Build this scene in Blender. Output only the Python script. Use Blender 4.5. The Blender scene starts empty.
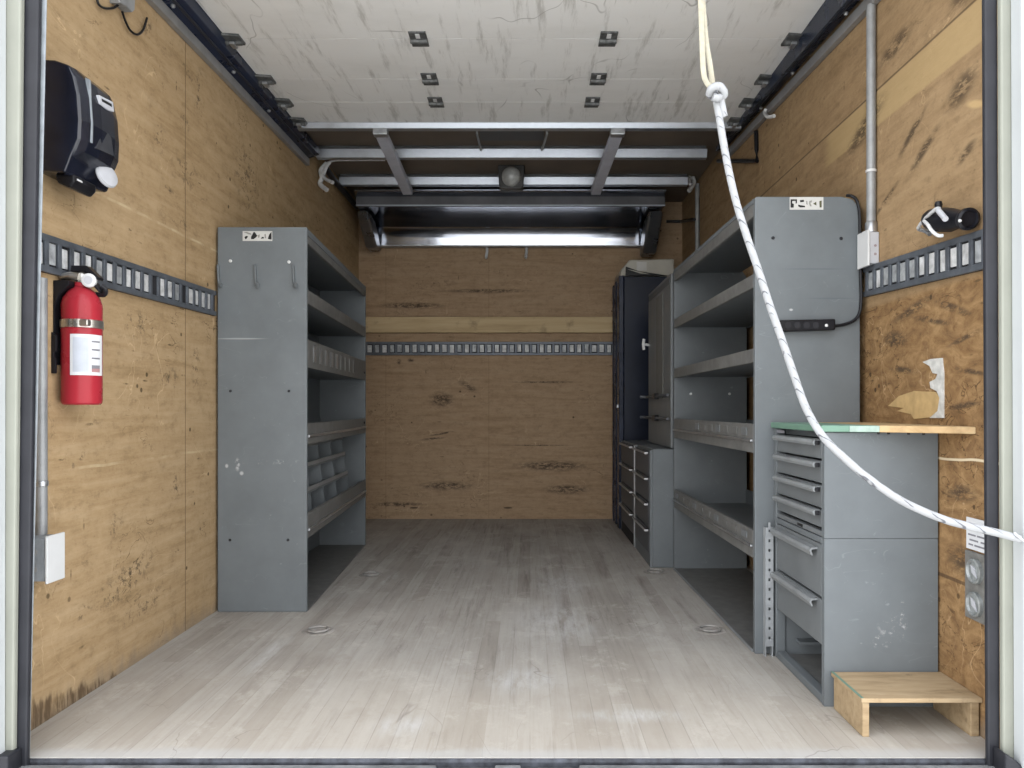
import bpy, bmesh, math, random
from mathutils import Vector, Matrix
random.seed(7)
scene = bpy.context.scene
COL = scene.collection
VX, VY, F, EYE = 530.0, 408.0, 775.0, 0.754      # centre of perspective, focal length (px of a 1024 frame), eye height over the floor

def P(u, v, Y):
    return Vector(((u - VX) * Y / F, Y, EYE - (v - VY) * Y / F))

# ------------------------------------------------------------------ materials
class NT:
    def __init__(self, name):
        self.m = bpy.data.materials.new(name); self.m.use_nodes = True
        self.t = self.m.node_tree; self.t.nodes.clear()
        self.out = self.t.nodes.new('ShaderNodeOutputMaterial')
        self.b = self.t.nodes.new('ShaderNodeBsdfPrincipled')
        self.t.links.new(self.b.outputs[0], self.out.inputs[0])
    def put(self, sock, val):
        if hasattr(val, 'is_output'): self.t.links.new(val, sock)
        elif isinstance(val, (tuple, list)) and len(val) == 3 and sock.type == 'RGBA': sock.default_value = (*val, 1)
        else: sock.default_value = val
    def set(self, **kw):
        names = dict(color='Base Color', rough='Roughness', metal='Metallic', normal='Normal', spec='Specular IOR Level', trans='Transmission Weight', coat='Coat Weight')
        for k, v in kw.items():
            if k == 'color': v = self.mix(1.0, v, (.74, .74, .74), 'MULTIPLY')   # overall reflectance of everything in the box
            self.put(self.b.inputs[names[k]], v)
        return self
    def coord(self):
        return self.t.nodes.new('ShaderNodeTexCoord').outputs['Object']
    def sep(self, v):
        n = self.t.nodes.new('ShaderNodeSeparateXYZ'); self.put(n.inputs[0], v); return n.outputs
    def comb(self, x, y, z):
        n = self.t.nodes.new('ShaderNodeCombineXYZ')
        for i, q in enumerate((x, y, z)): self.put(n.inputs[i], q)
        return n.outputs[0]
    def scale(self, v, s, loc=(0, 0, 0), rot=(0, 0, 0)):
        n = self.t.nodes.new('ShaderNodeMapping'); self.put(n.inputs[0], v)
        n.inputs[1].default_value = loc; n.inputs[2].default_value = rot; n.inputs[3].default_value = s
        return n.outputs[0]
    def noise(self, v, s=1.0, detail=6, rough=.6, dist=0.0, color=False):
        n = self.t.nodes.new('ShaderNodeTexNoise'); self.put(n.inputs['Vector'], v)
        n.inputs['Scale'].default_value = s; n.inputs['Detail'].default_value = detail
        n.inputs['Roughness'].default_value = rough; n.inputs['Distortion'].default_value = dist
        return n.outputs[1 if color else 0]
    def voro(self, v, s=1.0, feature='F1', out='Distance'):
        n = self.t.nodes.new('ShaderNodeTexVoronoi'); n.feature = feature
        self.put(n.inputs['Vector'], v); n.inputs['Scale'].default_value = s
        return n.outputs[out]
    def ramp(self, f, stops, mode='LINEAR'):
        n = self.t.nodes.new('ShaderNodeValToRGB'); self.put(n.inputs[0], f); n.color_ramp.interpolation = mode
        e = n.color_ramp.elements
        while len(e) < len(stops): e.new(.5)
        for k, (p, c) in enumerate(stops):
            e[k].position = p; e[k].color = (c, c, c, 1) if isinstance(c, (int, float)) else (*c, 1)
        return n.outputs[0]
    def step(self, f, a, b):                              # smooth 0..1 between a and b
        n = self.t.nodes.new('ShaderNodeMapRange'); n.interpolation_type = 'SMOOTHSTEP'; n.clamp = True
        self.put(n.inputs[0], f); n.inputs[1].default_value = a; n.inputs[2].default_value = b
        return n.outputs[0]
    def math(self, op, a, b=0.0):
        n = self.t.nodes.new('ShaderNodeMath'); n.operation = op
        self.put(n.inputs[0], a); self.put(n.inputs[1], b); return n.outputs[0]
    def mix(self, f, a, b, blend='MIX'):
        n = self.t.nodes.new('ShaderNodeMix'); n.data_type = 'RGBA'; n.blend_type = blend
        self.put(n.inputs[0], f); self.put(n.inputs[6], a); self.put(n.inputs[7], b); return n.outputs[2]
    def bump(self, h, strength=.3, dist=.01):
        n = self.t.nodes.new('ShaderNodeBump'); n.inputs['Strength'].default_value = strength
        n.inputs['Distance'].default_value = dist; self.put(n.inputs['Height'], h); return n.outputs[0]
    def blob(self, a, b, ca, cb, ra, rb, soft=.6, ang=0.0):
        da = self.math('SUBTRACT', a, ca); db = self.math('SUBTRACT', b, cb)
        if ang:
            c, s = math.cos(ang), math.sin(ang)
            da, db = (self.math('ADD', self.math('MULTIPLY', da, c), self.math('MULTIPLY', db, s)),
                      self.math('SUBTRACT', self.math('MULTIPLY', db, c), self.math('MULTIPLY', da, s)))
        da = self.math('DIVIDE', da, ra); db = self.math('DIVIDE', db, rb)
        d = self.math('SQRT', self.math('ADD', self.math('MULTIPLY', da, da), self.math('MULTIPLY', db, db)))
        return self.step(d, 1.0, 1.0 - soft)
    def band(self, z, c, w):                              # 1 within w of c
        return self.step(self.math('ABSOLUTE', self.math('SUBTRACT', z, c)), w, w * .5)

def plain(name, color, rough=.5, metal=0.0, var=.12, scale=14, bump=0.0, spec=.22):
    n = NT(name); c = n.coord(); f = n.noise(c, scale, 5)
    lo = tuple(max(0, q * (1 - var)) for q in color); hi = tuple(min(1, q * (1 + var)) for q in color)
    n.set(color=n.ramp(f, [(.3, lo), (.7, hi)]), rough=n.ramp(f, [(.3, max(0, rough - .06)), (.7, min(1, rough + .06))]), metal=metal, spec=spec)
    if bump: n.set(normal=n.bump(f, bump))
    return n.m

def wood_wall(name, axis, base, dark, light, extra=None, osb=None, amount=1.0, low_wear=True):
    n = NT(name); c = n.coord(); x, y, z = n.sep(c)
    a = y if axis == 'y' else x
    v = n.comb(a, z, 0.0)
    grain = n.noise(n.scale(v, (1.1, 11, 1)), 2.6, 9, .66, .25)
    big = n.noise(v, 1.1, 4, .55, .3)
    fine = n.noise(n.scale(v, (6, 60, 1)), 2.0, 4, .6)
    col = n.ramp(grain, [(.3, dark), (.5, base), (.72, light)])
    col = n.mix(n.math('MULTIPLY', n.step(big, .35, .75), .45), col, light)
    col = n.mix(n.math('MULTIPLY', n.step(fine, .5, .8), .22), col, dark)
    mot = n.noise(n.scale(v, (1, 1.6, 1)), 14, 9, .78); spk = n.noise(v, 60, 4, .7)
    col = n.mix(n.math('MULTIPLY', n.step(mot, .48, .68), .42), col, tuple(q * .62 for q in dark))
    col = n.mix(n.math('MULTIPLY', n.step(mot, .5, .34), .30), col, tuple(min(1, q * 1.15) for q in light))
    col = n.mix(n.math('MULTIPLY', n.step(spk, .60, .72), .35), col, tuple(q * .45 for q in dark))
    if osb:                                               # coarse flake board below a height
        fl = n.noise(n.scale(v, (7, 12, 1), rot=(0, 0, .3)), 1.6, 10, .72, 1.4)
        oc = n.mix(.22, n.ramp(fl, [(.30, osb[1]), (.48, osb[2]), (.66, osb[3])]), col)
        grit = n.noise(v, 34, 6, .75)
        oc = n.mix(n.math('MULTIPLY', n.step(grit, .5, .7), .5), oc, osb[1])
        crk = n.noise(n.scale(v, (5, 9, 1), rot=(0, 0, .25), loc=(2, 5, 0)), 1.3, 4, .55, 1.6)
        oc = n.mix(n.math('MULTIPLY', n.math('MULTIPLY', n.step(n.math('ABSOLUTE', n.math('SUBTRACT', crk, .5)), .014, .0), n.step(n.noise(v, 3.7, 2), .46, .56)), .8), oc, (.07, .04, .02))
        col = n.mix(n.step(z, osb[0] + .01, osb[0] - .01), col, oc)
    gouge = n.noise(n.scale(v, (5.5, 9, 1), rot=(0, 0, .35)), 1.5, 3, .5, 1.2)
    line = n.step(n.math('ABSOLUTE', n.math('SUBTRACT', gouge, .5)), .010, .0)
    gate = n.step(n.noise(v, 2.3, 3), .52, .66)
    col = n.mix(n.math('MULTIPLY', n.math('MULTIPLY', line, gate), .75 * amount), col, tuple(q * .35 for q in dark))
    g2 = n.noise(n.scale(v, (4, 3, 1), rot=(0, 0, -.5), loc=(3, 1, 0)), 1.4, 3, .5, .8)
    l2 = n.step(n.math('ABSOLUTE', n.math('SUBTRACT', g2, .47)), .006, .0)
    col = n.mix(n.math('MULTIPLY', n.math('MULTIPLY', l2, n.step(n.noise(v, 2.9, 2), .5, .62)), .5), col, tuple(min(1, q * 1.5) for q in light))
    scuff = n.math('MULTIPLY', n.step(n.noise(n.scale(v, (3, 6, 1), rot=(0, 0, .4)), 2.4, 8, .72), .59, .74), n.step(n.noise(v, 1.7, 2), .45, .62))
    col = n.mix(n.math('MULTIPLY', scuff, .55 * amount), col, tuple(q * .3 for q in dark))
    dot = n.math('MULTIPLY', n.step(n.voro(v, 9), .075, .05), n.step(n.noise(v, 3.1, 1), .44, .54))
    col = n.mix(n.math('MULTIPLY', dot, .8), col, tuple(q * .2 for q in dark))
    for (sc_, ro, lo, gt) in (((5, 26, 1), .75, (0, 0, 0), .50), ((6, 34, 1), -.35, (5, 2, 0), .52), ((24, 5, 1), .15, (2, 7, 0), .55)):
        dd = n.voro(n.scale(v, sc_, lo, (0, 0, ro)), 1.0)
        dash = n.math('MULTIPLY', n.step(dd, .13, .06), n.step(n.noise(n.scale(v, (1, 1, 1), lo), 2.6, 3), gt, gt + .10))
        dash = n.math('MULTIPLY', dash, n.step(n.noise(v, 40, 3, .7), .38, .55))
        col = n.mix(n.math('MULTIPLY', dash, .8 * amount / 1.3), col, tuple(q * .25 for q in dark))
    if low_wear:
        wear = n.step(n.math('ADD', z, n.math('MULTIPLY', n.noise(n.scale(v, (8, 1.5, 1)), 2, 4), .16)), .145, .07)
        col = n.mix(n.math('MULTIPLY', wear, .6), col, (.30, .245, .19))
    if extra: col = extra(n, col, a, z, v)
    n.set(color=col, rough=.8, spec=.1, normal=n.bump(n.math('ADD', grain, n.math('MULTIPLY', fine, .5)), .25, .006))
    return n.m

WB, WD, WL = (.50, .35, .195), (.385, .26, .135), (.58, .425, .255)
def left_extra(n, col, a, z, v):
    col = n.mix(n.math('MULTIPLY', n.band(z, n.math('ADD', 1.325, n.math('MULTIPLY', n.noise(v, 3, 2), .02)), .005), n.math('MULTIPLY', n.step(n.noise(v, 6, 4), .40, .6), .8)), col, (.72, .58, .37))
    col = n.mix(n.math('MULTIPLY', n.band(z, n.math('ADD', .585, n.math('MULTIPLY', n.noise(v, 3, 3), .03)), .005), n.math('MULTIPLY', n.step(n.noise(v, 5, 4), .45, .6), .7)), col, (.70, .56, .35))
    col = n.mix(n.math('MULTIPLY', n.band(a, 2.62, .004), .6), col, (.12, .08, .04))
    ft = n.step(n.math('ADD', n.math('ADD', z, n.math('MULTIPLY', n.math('SUBTRACT', a, 1.8), .17)), n.math('MULTIPLY', n.noise(n.scale(v, (9, 1.2, 1)), 3, 5), .10)), .125, .105)
    col = n.mix(n.math('MULTIPLY', n.math('MULTIPLY', ft, .85), n.step(n.noise(n.scale(v, (22, 3, 1)), 3, 4), .3, .6)), col, (.11, .07, .04))
    for (ca, cz, ra, rz, an) in ((2.62, 1.72, .05, .05, .3), (2.45, 1.78, .10, .012, -.4), (2.3, .28, .14, .04, .25), (2.0, .62, .06, .015, .5), (2.18, .42, .05, .05, 0), (2.6, 1.38, .06, .02, -.5), (2.73, 1.86, .05, .11, 0), (2.64, 1.90, .09, .025, -.3), (2.62, 1.55, .14, .07, 0), (2.44, 1.60, .07, .06, .3), (2.36, 1.92, .04, .05, 0), (2.5, 1.46, .05, .02, 0), (2.22, .25, .20, .07, .2), (2.02, .22, .05, .03, 0), (2.36, .16, .22, .04, .15), (2.55, .50, .05, .06, 0), (2.5, .85, .10, .05, 0), (2.3, 1.0, .10, .06, 0), (2.05, .78, .05, .03, 0), (2.7, .9, .05, .10, 0), (3.2, 1.7, .2, .2, 0)):
        m = n.math('MULTIPLY', n.blob(a, z, ca, cz, ra, rz, .8, an), n.step(n.noise(v, 30, 8, .8), .50, .60))
        col = n.mix(n.math('MULTIPLY', m, .8), col, (.10, .075, .05))
    return col
def right_extra(n, col, a, z, v):
    pale = n.math('MULTIPLY', n.math('MULTIPLY', n.step(z, 1.590, 1.600), n.step(z, 1.702, 1.694)), n.step(a, 2.75, 2.65))
    col = n.mix(n.math('MULTIPLY', pale, .7), col, (.56, .405, .205))
    col = n.mix(n.math('MULTIPLY', n.band(z, 1.702, .004), .7), col, (.1, .07, .04))
    col = n.mix(n.math('MULTIPLY', n.band(z, n.math('ADD', .62, n.math('MULTIPLY', n.noise(v, 4, 2), .02)), .004), .9), col, (.82, .70, .50))
    col = n.mix(n.math('MULTIPLY', n.band(z, .335, .006), .7), col, (.08, .05, .03))
    for (ca, cz, ra, rz, an) in ((2.04, 1.43, .12, .022, -.45), (1.86, 1.52, .10, .05, -.3), (2.2, 1.78, .14, .04, -.1), (1.95, 1.82, .10, .03, 0), (2.25, 1.36, .12, .012, -.4), (2.0, .98, .14, .012, .2), (1.85, .92, .10, .010, -.2), (1.82, .84, .10, .010, .15), (2.15, .86, .12, .014, .1), (2.1, 1.02, .16, .02, -.2), (1.9, 1.0, .12, .015, .3), (2.2, .95, .1, .03, .1), (1.85, .76, .1, .012, -.1), (1.86, .55, .1, .03, 0), (2.1, 1.5, .12, .02, -.5), (1.84, 1.36, .06, .02, -.4), (2.4, 1.62, .2, .05, -.3), (1.84, 1.75, .1, .05, 0), (1.85, .39, .10, .05, 0)):
        m = n.math('MULTIPLY', n.blob(a, z, ca, cz, ra, rz, .8, an), n.step(n.noise(n.scale(v, (1, 3, 1), rot=(0, 0, .45)), 16, 8, .8), .40, .54))
        col = n.mix(n.math('MULTIPLY', m, .85), col, (.07, .05, .035))
    pl = n.math('MULTIPLY', n.blob(a, z, 1.80, 1.46, .05, .012, .6, .35), .8)
    return n.mix(pl, col, (.68, .48, .24))
def back_extra(n, col, a, z, v):
    for (ca, cz, ra, rz, an) in ((-.66, .545, .12, .012, .10), (-.60, .580, .12, .010, .18), (-.57, .225, .26, .04, 0), (-.60, .81, .12, .07, 0), (-.42, .90, .10, .03, -.5), (.25, .20, .22, .045, 0), (.15, .36, .34, .05, 0), (-.89, 1.07, .02, .03, 0), (-.81, 1.08, .03, .02, 0), (-.9, .10, .25, .02, 0), (.10, .93, .3, .010, 0), (.05, .50, .3, .006, 0), (-.3, 1.55, .4, .02, 0), (-.8, 1.45, .3, .03, 0)):
        m = n.math('MULTIPLY', n.blob(a, z, ca, cz, ra, rz, .8, an), n.step(n.noise(n.scale(v, (1, 2.2, 1)), 26, 9, .82), .42, .56))
        col = n.mix(n.math('MULTIPLY', m, .85), col, (.045, .035, .03))
    for cx in (-.79, -.15): col = n.mix(n.math('MULTIPLY', n.blob(a, z, cx, .075, .035, .006, .3), .8), col, (.04, .03, .02))
    for cx in (-.98, -.28): col = n.mix(n.math('MULTIPLY', n.band(a, cx, .003), .25), col, (.12, .08, .04))
    return col
m_wall_l = wood_wall('plywood_left', 'y', WB, WD, WL, left_extra, amount=1.3)
m_wall_r = wood_wall('plywood_right', 'y', (.39, .262, .145), (.285, .185, .098), (.475, .333, .19), right_extra,
                     (1.06, (.13, .068, .03), (.28, .16, .07), (.44, .275, .13)))
m_wall_b = wood_wall('plywood_back', 'x', (.43, .30, .19), (.34, .232, .14), (.48, .35, .23), back_extra, low_wear=False)

def floor_mat():
    n = NT('worn_floorboards'); c = n.coord(); x, y, z = n.sep(c)
    w = n.math('DIVIDE', x, .052); cell = n.math('FLOOR', w)
    wn = n.t.nodes.new('ShaderNodeTexWhiteNoise'); wn.noise_dimensions = '2D'
    n.put(wn.inputs['Vector'], n.comb(cell, n.math('FLOOR', n.math('ADD', n.math('DIVIDE', y, 1.3), n.math('MULTIPLY', cell, .37))), 0.0))
    plank = wn.outputs['Value']
    v = n.comb(x, y, 0.0)
    grain = n.noise(n.scale(v, (30, 1.2, 1)), 2.0, 8, .65, .3)
    big = n.noise(n.scale(v, (2.2, 1, 1)), 1.3, 5, .6)
    wearn = n.noise(n.scale(v, (5, 1.6, 1)), 2.2, 9, .72, .2)
    col = n.ramp(grain, [(.25, (.385, .355, .32)), (.5, (.46, .435, .40)), (.78, (.53, .505, .465))])
    col = n.mix(n.math('MULTIPLY', n.step(plank, .30, 1.0), .50), col, (.29, .255, .22))
    streak = n.noise(n.scale(v, (14, .9, 1), loc=(7, 3, 0)), 1.7, 9, .74, .15)
    deep = n.step(n.math('ADD', y, n.math('MULTIPLY', n.noise(v, 1.8, 3), 1.2)), 2.6, 3.6)
    col = n.mix(n.math('MULTIPLY', n.step(streak, .50, .70), n.math('ADD', .55, n.math('MULTIPLY', deep, .25))), col, (.20, .175, .155))
    col = n.mix(n.math('MULTIPLY', n.step(big, .42, .7), .45), col, (.63, .605, .565))
    patchy = n.noise(n.scale(v, (3, 2, 1), loc=(1, 8, 0)), 2.0, 9, .78)
    col = n.mix(n.math('MULTIPLY', n.step(patchy, .52, .64), .45), col, (.66, .63, .585))
    col = n.mix(n.math('MULTIPLY', n.step(patchy, .46, .34), .35), col, (.33, .29, .245))
    col = n.mix(n.math('MULTIPLY', n.step(n.noise(v, 38, 5, .75), .56, .68), .35), col, (.36, .325, .285))
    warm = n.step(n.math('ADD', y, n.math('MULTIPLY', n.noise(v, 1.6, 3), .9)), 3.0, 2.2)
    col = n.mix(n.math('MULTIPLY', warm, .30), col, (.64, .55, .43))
    fr = n.math('FRACT', w); seam = n.math('MULTIPLY', n.step(n.math('ABSOLUTE', n.math('SUBTRACT', fr, .5)), .465, .495), n.step(n.noise(v, 3, 4), .35, .6))
    col = n.mix(n.math('MULTIPLY', seam, .38), col, (.20, .175, .15))
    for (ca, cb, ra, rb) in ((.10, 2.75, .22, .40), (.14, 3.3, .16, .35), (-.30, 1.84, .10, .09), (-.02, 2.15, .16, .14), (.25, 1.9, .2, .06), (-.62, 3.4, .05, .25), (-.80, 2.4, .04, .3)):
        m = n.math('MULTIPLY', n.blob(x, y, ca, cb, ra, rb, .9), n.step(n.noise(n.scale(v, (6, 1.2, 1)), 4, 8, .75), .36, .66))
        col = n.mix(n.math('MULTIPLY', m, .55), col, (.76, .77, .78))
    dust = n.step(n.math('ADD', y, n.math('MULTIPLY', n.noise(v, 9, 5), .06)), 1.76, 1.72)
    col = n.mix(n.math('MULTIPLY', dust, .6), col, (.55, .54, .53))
    sc = n.noise(n.scale(v, (3, 1.3, 1), rot=(0, 0, .25)), 1.7, 3, .5, .9)
    line = n.math('MULTIPLY', n.step(n.math('ABSOLUTE', n.math('SUBTRACT', sc, .5)), .006, .0), n.step(n.noise(v, 2.1, 2), .5, .62))
    col = n.mix(n.math('MULTIPLY', line, .45), col, (.2, .17, .15))
    n.set(color=col, rough=n.ramp(wearn, [(.3, .5), (.7, .68)]), spec=.2, normal=n.bump(n.math('SUBTRACT', grain, seam), .18, .004))
    return n.m
m_floor = floor_mat()

def painted_steel(name, col=(.176, .194, .207), spots=()):
    n = NT(name); c = n.coord(); x, y, z = n.sep(c)
    f = n.noise(c, 7, 6, .6); g = n.noise(n.scale(c, (2, 2, 9)), 3, 5, .6)
    k = n.ramp(f, [(.3, tuple(q * .9 for q in col)), (.7, tuple(q * 1.08 for q in col))])
    scr = n.step(n.math('ABSOLUTE', n.math('SUBTRACT', n.noise(n.scale(c, (3, 3, 8)), 2, 2, .5, .6), .5)), .006, 0)
    k = n.mix(n.math('MULTIPLY', n.math('MULTIPLY', scr, n.step(g, .52, .62)), .35), k, tuple(min(1, q * 1.7) for q in col))
    k = n.mix(n.math('MULTIPLY', n.step(n.noise(c, 40, 3, .6), .70, .76), .4), k, tuple(min(1, q * 2.0) for q in col))
    for (cx, cz, rx, rz, colr, s) in spots:
        m = n.math('MULTIPLY', n.blob(x, z, cx, cz, rx, rz, .7), n.step(n.noise(c, 60, 5, .7), .45, .58) if s == 'n' else n.step(n.noise(c, 45, 6, .75), .52, .64) if s == 'm' else 1.0)
        k = n.mix(n.math('MULTIPLY', m, .85), k, colr)
    n.set(color=k, rough=n.ramp(f, [(.3, .46), (.7, .58)]), spec=.16)
    return n.m
WHT = (.55, .56, .57)
m_steel = painted_steel('grey_enamel')
m_steel_l = painted_steel('grey_enamel_left_end', spots=((.03, .555, .16, .012, (.34, .36, .37), 'm'), (.09, .55, .03, .016, WHT, 'm'), (-.09, .545, .012, .03, WHT, 'n'), (-.075, .513, .010, .010, WHT, ''), (-.13, .54, .008, .010, WHT, ''), (-.08, 1.01, .12, .004, (.4, .42, .43), '')))
m_steel_r = painted_steel('grey_enamel_right_end', spots=((.02, 1.18, .13, .003, (.13, .15, .17), ''), (.07, 1.09, .10, .003, (.13, .15, .17), ''), (-.05, 1.055, .008, .005, WHT, '')))
m_steel_c = painted_steel('grey_enamel_cabinet', spots=((.03, .20, .05, .035, WHT, 'm'), (.05, .245, .010, .03, WHT, 'm'), (.0, .165, .05, .02, WHT, 'm')))
m_dust = plain('dusty_grey_steel', (.185, .185, .18), .6, 0, .25, 22)  # also darkens the floor under the shelves in place of shade
m_drawer = plain('grey_drawer_front', (.185, .20, .21), .45, 0, .1, 9)
m_drawer2 = plain('brownish_grey_drawer_front', (.115, .122, .135), .55, 0, .25, 12)
m_alu = plain('aluminium', (.54, .58, .64), .38, .8, .1, 20)
m_alu_d = plain('dull_aluminium_rail', (.42, .42, .42), .5, .5, .15, 18)
m_galv = plain('galvanised_steel', (.55, .57, .60), .38, .85, .22, 25)
m_sheet = plain('polished_sheet_metal', (.50, .53, .60), .14, 1.0, .12, 5)
m_lilac = plain('grey_channel_paint', (.74, .77, .88), .5, .1, .1, 12)
m_track = plain('cargo_track_steel', (.14, .155, .18), .45, .4, .25, 30)
m_tab = plain('worn_bright_slot', (.66, .67, .68), .5, .1, .35, 35)
m_tab_d = plain('dull_grey_slot', (.42, .44, .46), .5, .2, .4, 35)
m_slot = plain('slot_shadow_paint', (.03, .03, .035), .8)
m_navy = plain('navy_black_paint', (.020, .028, .055), .28, .0, .3, 6)
m_lockr = plain('black_navy_locker', (.010, .015, .032), .32, 0, .35, 4)
m_black = plain('black_plastic', (.012, .012, .015), .32, 0, .3, 20)
m_gasket = plain('black_rubber_gasket', (.030, .031, .038), .38, 0, .25, 8)
m_white = plain('white_painted_steel', (.56, .59, .605), .45, 0, .04, 6)
m_jamb_shade = plain('cream_shaded_jamb', (.33, .34, .295), .5, 0, .08, 5)
m_wplas = plain('white_plastic', (.74, .75, .76), .4, 0, .04)
m_gplas = plain('grey_box_plastic', (.32, .35, .38), .5, .1, .2, 25)
m_gplas_l = plain('pale_grey_box_plastic', (.55, .56, .60), .5, 0, .08, 25)
m_pipe = plain('grey_conduit', (.36, .37, .38), .45, .3, .18, 24)
m_red = plain('red_enamel', (.42, .030, .045), .3, 0, .08, 6)
m_brass = plain('nickel_fitting', (.62, .60, .56), .3, .9, .1)
m_paper = plain('white_paper_label', (.76, .77, .80), .55, 0, .03)
m_ink = plain('grey_print', (.25, .25, .28), .6)
m_inkb = plain('black_print', (.02, .02, .02), .5)
m_plate = plain('pale_plate_sticker', (.62, .62, .60), .5, 0, .08)
m_creamb = plain('cream_plastic', (.52, .50, .44), .5, 0, .1, 9)
m_glass = plain('grey_lens', (.45, .46, .45), .25, .1, .2, 12)
m_rag = plain('white_cable_sheath', (.66, .67, .68), .55, 0, .2, 40)
m_rooff = plain('brown_roof_sheet', (.20, .16, .125), .7, 0, .2, 3)
m_rub = plain('weathered_bumper', (.27, .275, .28), .6, .3, .45, 14)
m_bounce_ground = plain('pale_bounce_ground', (.58, .58, .57), .9, 0, .12, 3)
m_strap = plain('cream_webbing', (.46, .43, .34), .7, 0, .12, 60)
m_green = plain('mint_green_laminate', (.17, .30, .23), .4, 0, .1, 20)
m_greent = plain('mint_green_edge_tape', (.38, .50, .44), .4, 0, .2, 40)
m_chrome = plain('bright_handle', (.42, .42, .43), .4, .5, .1, 30)
m_bare = plain('bare_split_wood', (.60, .42, .20), .75, 0, .2, 25)
m_torn = plain('torn_white_laminate', (.66, .66, .64), .6, 0, .25, 45)

def lumber(name, lo, mid, hi, sc, dirt=.5):
    n = NT(name); c = n.coord()
    g = n.noise(n.scale(c, sc), 2, 8, .6, .5)
    col = n.ramp(g, [(.3, lo), (.5, mid), (.72, hi)])
    d = n.math('MULTIPLY', n.step(n.noise(c, 9, 6, .7), .55, .72), dirt)
    col = n.mix(d, col, tuple(q * .35 for q in lo))
    n.set(color=col, rough=.7, spec=.25, normal=n.bump(g, .2, .004)); return n.m
m_batten = lumber('pine_batten', (.48, .35, .19), (.62, .47, .27), (.70, .55, .34), (1, 8, 14), .5)
m_bench = lumber('plywood_worktop', (.40, .26, .12), (.58, .40, .21), (.66, .48, .27), (3, 10, 12), .4)
m_step = lumber('worn_pine_step', (.33, .235, .135), (.47, .345, .205), (.56, .43, .275), (4, 20, 20), .75)

def door_mat():
    n = NT('stained_white_door_panel'); c = n.coord(); x, y, z = n.sep(c); v = n.comb(x, y, 0.0)
    f = n.noise(n.scale(v, (1, 2.2, 1)), 2.0, 7, .62); g = n.noise(n.scale(v, (7, .8, 1)), 2.6, 7, .7)
    col = n.ramp(f, [(.3, (.90, .895, .87)), (.5, (.985, .98, .96)), (.7, (1, 1, .985))])
    col = n.mix(n.math('MULTIPLY', n.step(g, .52, .68), .55), col, (.40, .385, .345))
    l = n.step(n.math('ABSOLUTE', n.math('SUBTRACT', n.noise(n.scale(v, (2, 1.2, 1)), 1.6, 2, .5, .5), .5)), .005, 0)
    col = n.mix(n.math('MULTIPLY', n.math('MULTIPLY', l, n.step(n.noise(v, 2.6, 2), .5, .6)), .55), col, (.2, .19, .17))
    for yy in (2.62, 2.90, 2.97, 3.22):
        col = n.mix(n.math('MULTIPLY', n.band(y, n.math('ADD', yy, n.math('MULTIPLY', n.noise(v, 5, 3), .01)), .012), .45), col, (.40, .37, .32))
    n.set(color=col, rough=.6, spec=.3); return n.m
m_door = door_mat()

def rope_mat():
    n = NT('braided_white_rope'); c = n.coord()
    w = n.t.nodes.new('ShaderNodeTexWave'); w.wave_type = 'BANDS'; w.bands_direction = 'DIAGONAL'
    n.put(w.inputs['Vector'], c); w.inputs['Scale'].default_value = 28; w.inputs['Distortion'].default_value = 2.5; w.inputs['Detail'].default_value = 2
    d = n.math('MULTIPLY', n.step(w.outputs['Fac'], .93, .99), n.step(n.noise(c, 30, 2), .42, .55))
    k = n.mix(n.math('MULTIPLY', d, .75), (.40, .41, .425), (.06, .06, .08))
    n.set(color=k, rough=.75, spec=.2, normal=n.bump(w.outputs['Fac'], .4, .003)); return n.m
m_rope = rope_mat()

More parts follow.
